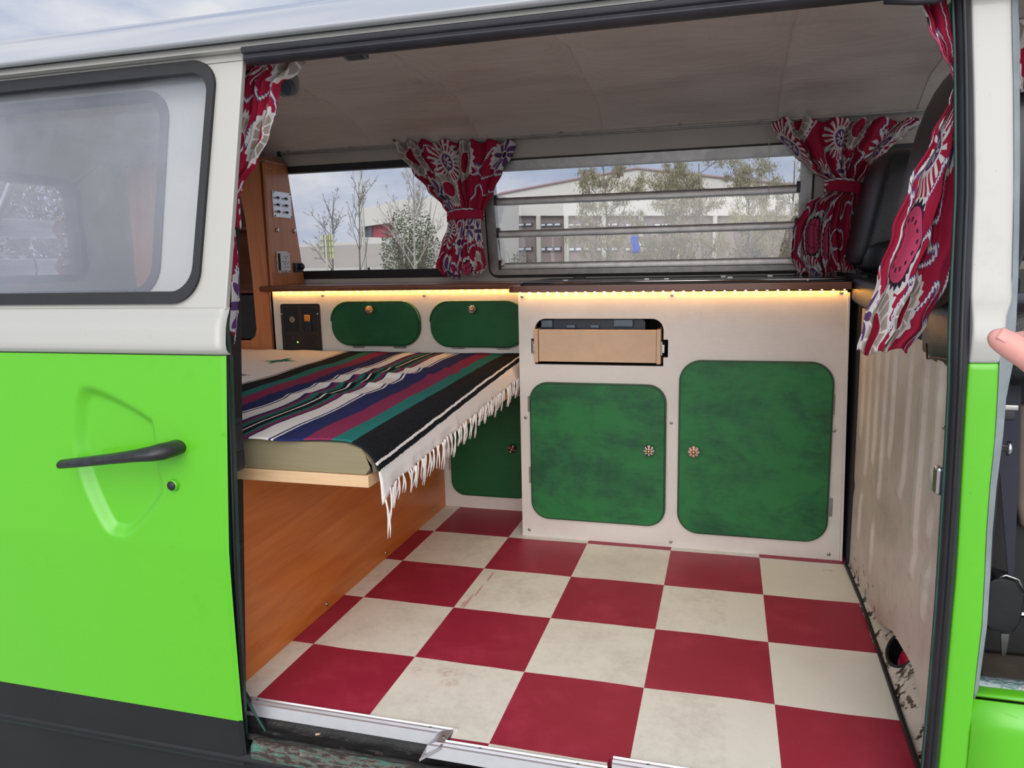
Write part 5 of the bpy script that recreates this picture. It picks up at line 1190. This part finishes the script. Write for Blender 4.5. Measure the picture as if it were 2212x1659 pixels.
def bush(label, c, s, leaf, n, seed, bark='brown', group=None, ls=.05, name='bush', twigs=60):
    rnd = random.Random(seed); c = Vector(c); t = thing(name, label, 'bush', (c.x, c.y, -.52), group); b = MB()
    for k in range(twigs):
        a = rnd.uniform(0, 2*pi); r = rnd.random()**.5; e = Vector((cos(a)*r*s[0], sin(a)*r*s[1], rnd.uniform(.2, 1.0)*s[2])); p0 = Vector((c.x + .15*e.x, c.y + .15*e.y, -.52)); p1 = Vector((c.x + e.x, c.y + e.y, -.52 + e.z*1.02 + .1))
        b.tube([p0, p0.lerp(p1, .5) + Vector((rnd.uniform(-.1, .1), rnd.uniform(-.1, .1), .15)), p1], [.02, .012, .004], 4, caps=False)
    build('stems', b, BARK[bark], t, fixn=False); lb = MB(); vs = []; fs = []
    for k in range(n):
        a = rnd.uniform(0, 2*pi); q = rnd.uniform(-1, 1); r = rnd.random()**.33*(1 + .12*sin(5*a)*cos(4*q)); p = Vector((c.x + cos(a)*sqrt(1-q*q)*r*s[0], c.y + sin(a)*sqrt(1-q*q)*r*s[1], -.52 + s[2]*(.5 + .5*q*r)))
        a = rnd.uniform(0, 2*pi); u1 = Vector((cos(a), sin(a), rnd.uniform(-.8, .8)))*ls*rnd.uniform(.5, 1); u2 = Vector((rnd.uniform(-1, 1), rnd.uniform(-1, 1), rnd.uniform(-1, 1)))*ls*.6; i = len(vs)
        vs += [p - u1, p + u2, p + u1, p - u2]; fs.append((i, i+1, i+2, i+3))
    lb.add(vs, fs); build('foliage', lb, LEAF[leaf], t, fixn=False); return t
GZ = -.52
def top(px, py, y): return PY(px, py, y)
def bh(px, py, y): p = PY(px, py, y); return (p.x, y, GZ), p.z - GZ
B_, h_ = bh(704, 425, 15); tree('slim bare tree directly behind the pale road sign', B_, h_, 'grey', .62, nb=5, levels=4, seed=2, r0=.03, start=.35, up=.3, twig=.42)
B_, h_ = bh(763, 392, 17); tree('slender bare tree left of the lamp post outside the rear side window', B_, h_, 'grey', .42, nb=5, levels=4, seed=5, r0=.03, start=.3, up=.6, twig=.42)
B_, h_ = bh(887, 360, 14); tree('white-barked birch in front of the tall bush', B_, h_, 'birch', .48, nb=6, levels=4, seed=9, r0=.034, start=.25, up=.45, twig=.44)
for k_, (px, py, yy, lab) in enumerate(((1320, 350, 13, 'tall catkin tree left of the middle of the slatted window view'), (1425, 395, 16.5, 'short catkin tree right below the gable peak seen through the slatted window'), (1530, 350, 14, 'tall catkin tree right of the gable peak seen through the slatted window'), (1625, 385, 17, 'short catkin tree second from the right end of the slatted window'), (1705, 345, 14.5, 'tall catkin tree at the right end of the slatted window'))):
    B_, h_ = bh(px, py, yy); tree(lab, B_, h_, 'grey', .66, nb=5, levels=4, leaf='olive', nleaf=8500, ls=(.020, .060), seed=12+k_*3, r0=.035, start=.18, up=.28, group='catkin trees behind the slatted window', twig=.50)
c = PY(890, 600, 18); zt_b = PY(890, 440, 18).z; bush('large olive-brown bush behind the white birch', (c.x, 18, GZ), (.90, .8, zt_b - GZ), 'green', 5200, 3, ls=.045)
c = PY(1120, 600, 16); bush('low green bush at the left foot of the slatted window view', (c.x, 16, GZ), (.50, .5, PY(1120, 548, 16).z - GZ), 'green', 1500, 4, ls=.045)
c = PY(1440, 600, 19); bush('wide thin olive bush under the catkin trees', (c.x, 19, GZ), (1.4, .8, PY(1480, 495, 19).z - GZ), 'olive', 2600, 6, ls=.05, twigs=120)
c = PY(1640, 600, 19.6); bush('rounded greener bush at the right behind the slatted window', (c.x, 19.6, GZ), (.9, .8, PY(1660, 478, 19.6).z - GZ), 'green', 2600, 7, ls=.05, twigs=90)
# blue banner among the branches
p = PY(1372, 528, 15.5); b = MB(); b.grid(lambda u, v: (p.x + (u-.5)*.16 + .03*sin(6*v), 15.5 + .03*sin(8*u), p.z + (v-.5)*.38), 8, 8); o = build('blue_banner', b, plain('bright_blue_cloth', (.02, .10, .62), .6), None, smooth=True, solid=.004); tag(o, 'small bright blue banner among the branches behind the slatted window', 'banner')
b = MB(); b.tube([(p.x-.07, 15.52, GZ), (p.x-.07, 15.52, p.z + .25)], .012, 6); build('banner_pole', b, MT['alu_dull'], o)
# lamp post
p = PY(789, 560, 20); b = MB(); b.tube([(p.x, 20, GZ), (p.x, 20, 1.2), (p.x, 20, 6.5)], [.055, .04, .025], 10); o = thing('lamp_post', 'tall thin pale lamp post standing before the left grey building', 'lamp post', (p.x, 20, GZ)); build('post', b, plain('pale_galvanised_post', (.42, .43, .38), .5, 0, .08), o, smooth=True)
b = MB(); b.tube([(p.x, 20, 6.4), (p.x + .4, 20, 6.6), (p.x + .8, 20, 6.62)], .03, 8); b.box((p.x + .7, 19.9, 6.56), (p.x + 1.2, 20.1, 6.66)); build('lamp_head', b, MT['alu_dull'], o)
# road sign seen from behind
a, c = PY(694, 507, 12), PY(722, 558, 12); o = thing('road_sign', 'pale yellow-green back of a gridded road sign on a thin post', 'road sign', ((a.x+c.x)/2, 12, GZ))
b = MB(); b.box((a.x, 12, c.z), (c.x, 12.02, a.z)); pn = build('sign_board', b, plain('pale_yellow_green_sign', (.50, .52, .30), .5, 0, .08, 4), o)
b = MB()
for k in range(1, 5): x = lerp(a.x, c.x, k/5); b.box((x-.006, 11.985, c.z), (x+.006, 12.0, a.z))
for k in range(1, 4): z = lerp(c.z, a.z, k/4); b.box((a.x, 11.98, z-.006), (c.x, 11.985, z+.006))
build('sign_frame', b, plain('sign_frame_grey', (.20, .21, .14), .5), o)
b = MB(); b.tube([((a.x+c.x)/2 - .02, 11.96, GZ), ((a.x+c.x)/2 - .02, 11.96, a.z)], .022, 8); build('sign_post', b, plain('sign_post_grey', (.42, .43, .36), .5), o, smooth=True)
# buildings
BM = plain('pale_render_wall', (.52, .51, .49), .8, 0, .05, .3); BM2 = plain('grey_brick_band', (.25, .20, .20), .85, 0, .08, .5); BG = plain('dark_window_glass', (.07, .08, .10), .2, 0, .1); BP_ = plain('concrete_fin', (.44, .44, .40), .8); BR = plain('dusty_magenta_cladding', (.30, .05, .09), .7, 0, .1, .5); BL_ = plain('window_blind_white', (.55, .58, .64), .5)
def P2(px, py, y): p = PY(px, py, y); return (p.x, p.z)
Yb = 45
bl1 = thing('office_building', 'pale grey flat-roofed building with a magenta recess behind the rear side window', 'building', (PY(800, 560, Yb).x, Yb, GZ))
b = MB(); ol = [P2(640, 660, Yb), P2(640, 530, Yb), P2(775, 520, Yb), P2(775, 452, Yb), P2(872, 432, Yb), P2(1050, 415, Yb), P2(1050, 660, Yb)]
b.plate([ol, [P2(781, 512, Yb), P2(781, 490, Yb), P2(850, 480, Yb), P2(850, 514, Yb)]], FY, Yb, Yb+8); build('walls', b, BM, bl1)
b = MB(); b.plate([[P2(795, 514, Yb), P2(795, 484, Yb), P2(860, 474, Yb), P2(860, 514, Yb)]], FY, Yb+.6, Yb+.8); build('recess_cladding', b, BR, bl1)
b = MB(); b.plate([[P2(778, 516, Yb), P2(778, 486, Yb), P2(796, 484, Yb), P2(796, 516, Yb)]], FY, Yb+.5, Yb+.7); build('recess_glass', b, BG, bl1)
b = MB(); b.plate([[P2(640, 600, Yb-1), P2(640, 534, Yb-1), P2(960, 520, Yb-1), P2(960, 600, Yb-1)]], FY, Yb-1, Yb-.6); build('lower_wing', b, plain('warm_grey_panels', (.36, .34, .33), .8, 0, .08, .6), bl1)
Yc = 55
bl2 = thing('office_building', 'large pale building with shallow gabled top behind the slatted window', 'building', (PY(1350, 560, Yc).x, Yc, GZ))
b = MB(); b.plate([[P2(1060, 466, Yc), P2(1060, 426, Yc), P2(1085, 418, Yc), P2(1240, 388, Yc), P2(1375, 364, Yc), P2(1560, 384, Yc), P2(1740, 402, Yc), P2(1950, 430, Yc), P2(1950, 466, Yc)]], FY, Yc, Yc+12); build('upper_wall', b, BM, bl2)
b = MB(); pts = [(1060, 425), (1085, 417), (1240, 387), (1375, 363), (1560, 383), (1740, 401), (1950, 429)]; b.tube([PY(x, y, Yc-.1) for x, y in pts], .10, 6); build('roof_edge', b, plain('reddish_roof_edge', (.30, .22, .24), .7), bl2)
b = MB(); b.plate([[P2(1060, 640, Yc+.5), P2(1060, 464, Yc+.5), P2(1950, 466, Yc+.5), P2(1950, 640, Yc+.5)]], FY, Yc+.5, Yc+10); build('lower_wall', b, BM2, bl2)
for px in (1092, 1159, 1219, 1300, 1380, 1460, 1540): b = MB(); x, _ = P2(px, 500, Yc); x1, _ = P2(px+9, 500, Yc); b.box((x, Yc-.1, GZ), (x1, Yc+.6, P2(px, 466, Yc)[1])); build('fin', b, BP_, bl2)
for r_, (pa, pb) in enumerate(((481, 490), (533, 543))):
    for g_ in range(6):
        px = 1101 + g_*62; x0, z0 = P2(px, pb, Yc+.4); x1, z1 = P2(px+50, pa, Yc+.4); b = MB(); b.box((x0, Yc+.3, z0), (x1, Yc+.52, z1)); w_ = build('window', b, BG, bl2)
        for q in range(3): xa = lerp(x0, x1, .08 + .32*q); b = MB(); b.box((xa, Yc+.26, z0+.06), (xa + (x1-x0)*.22, Yc+.32, z1-.06)); build('pane', b, BL_, w_)
# low white rail
o = thing('guard_rail', 'low pale road guard rail outside below the rear side window', 'guard rail', (PY(800, 585, 20).x, 20.5, GZ)); z = PY(800, 581, 20.5).z
b = MB(); b.extx([(20.5, z-.03), (20.5, z+.06), (20.53, z+.06), (20.53, z-.03)], PY(600, 585, 20.5).x, PY(1100, 585, 20.5).x); build('rail', b, BM, o)
for k in range(6): x = lerp(PY(640, 585, 20.5).x, PY(1050, 585, 20.5).x, k/5); b = MB(); b.box((x-.04, 20.5, GZ), (x+.04, 20.6, z+.05)); build('post', b, BM, o)
# woodland behind the rear of the van
rn = random.Random(77)
for i in range(8):
    x = -10 - (i % 2)*2.4; y = lerp(5.2, 13.5, i/7) + (2.0 if i < 0 else 0)
    tree('bare brown woodland tree beyond the rear window', (x, y, GZ), rn.uniform(3.6, 4.2), 'brown', .5, nb=5, levels=3, leaf='tan', nleaf=700, ls=(.05, .09), seed=100+i, r0=.05, start=.12, up=.4, hang=False, group='bare woodland trees behind the van', twig=.45)
for i in range(3): bush('tangled tan undergrowth bush beyond the rear window', (-8.6, 5.2 + 2.1*i, GZ), (.9, 1.02, 3.3), 'tan', 6000, 50+i, ls=.06, group='undergrowth bushes behind the van', twigs=160)

# ================================================================== PERSON'S HAND
t = NT('skin'); g = t.geo(); a = t.noise(g, 60, 4); c = t.mix(a, (.70, .30, .26), (.80, .42, .36)); MT['skin'] = t.done(t.pbr(c, .42, 0, t.bump(t.noise(g, 900, 3), .15, .0005), 0, .4, sss=.15))
D = .46
T = CAM + (ray(2143, 722))*D
ax_ = (_r*.80 - _u*.62 - _f*.22).normalized(); Nn = (-_f*.9 + _u*.35 - _r*.1); Nn = (Nn - ax_*Nn.dot(ax_)).normalized(); Ss = ax_.cross(Nn).normalized()
if Ss.dot(_u) < 0: Ss = -Ss          # Ss points up-right: towards the other fingers
def hp(a, s, n): return T + ax_*a + Ss*s + Nn*n
hnd = thing('person', 'fingertip of a person reaching in at the right edge in front of the pillar', 'person', tuple(hp(.12, .03, 0)))
b = MB()
def finger(pts, rs): b.tube([hp(*p) for p in pts], rs, 16)
finger([(-.0015, 0, 0), (.000, 0, 0), (.003, 0, .0), (.008, 0, .0005), (.016, 0, .0005), (.024, 0, .0005), (.030, 0, 0), (.046, 0, .0), (.052, 0, 0), (.075, .002, -.001), (.095, .004, -.004)], [.0025, .0045, .0066, .0078, .0082, .0083, .0087, .0082, .0092, .0098, .0115])
finger([(.050, .026, -.030), (.030, .022, -.030), (.022, .021, -.022), (.028, .021, -.008), (.060, .022, .002), (.10, .024, -.004)], [.006, .0078, .008, .0085, .0095, .011])
finger([(.060, .046, -.030), (.040, .042, -.032), (.032, .041, -.024), (.038, .041, -.010), (.068, .042, .0), (.105, .044, -.005)], [.006, .0075, .008, .0085, .0092, .011])
finger([(.070, .063, -.028), (.055, .060, -.030), (.048, .059, -.022), (.053, .059, -.010), (.078, .060, -.002), (.108, .060, -.006)], [.0055, .0068, .0072, .0075, .0085, .010])
finger([(.055, -.004, -.036), (.070, -.016, -.034), (.090, -.022, -.026), (.120, -.012, -.014), (.150, .012, -.008)], [.0065, .0088, .0098, .012, .015])
finger([(.095, .006, -.006), (.125, .012, -.008), (.160, .020, -.008)], [.012, .015, .018]); finger([(.098, .026, -.006), (.13, .028, -.008), (.165, .030, -.008)], [.012, .015, .018]); finger([(.102, .046, -.007), (.13, .044, -.008), (.165, .038, -.008)], [.012, .015, .018]); finger([(.105, .060, -.007), (.13, .056, -.008), (.165, .044, -.008)], [.011, .014, .017])
finger([(.155, .018, -.008), (.185, .026, -.008), (.22, .028, -.008), (.36, .03, -.01)], [.020, .023, .025, .036]); finger([(.155, .040, -.008), (.185, .036, -.008), (.22, .032, -.008), (.36, .03, -.01)], [.020, .023, .025, .036])
o = build('hand', b, MT['skin'], hnd, smooth=True)
q = o.modifiers.new('remesh', 'REMESH'); q.mode = 'VOXEL'; q.voxel_size = .0013; q.use_smooth_shade = True
q = o.modifiers.new('smooth', 'SMOOTH'); q.factor = .6; q.iterations = 5
b = MB()
def nail(u, v):
    a = lerp(.0015, .013, v); s = (u-.5)*.0092*(1 - .12*abs(v-.5)); return hp(a, s, .0079*sqrt(max(0, 1-(s/.0082)**2)) - .0012*(1-v)**2 - .0002)
b.grid(nail, 12, 10); build('fingernail', b, plain('pink_fingernail', (.72, .34, .29), .42, 0, .05), hnd, smooth=True, solid=.0004)
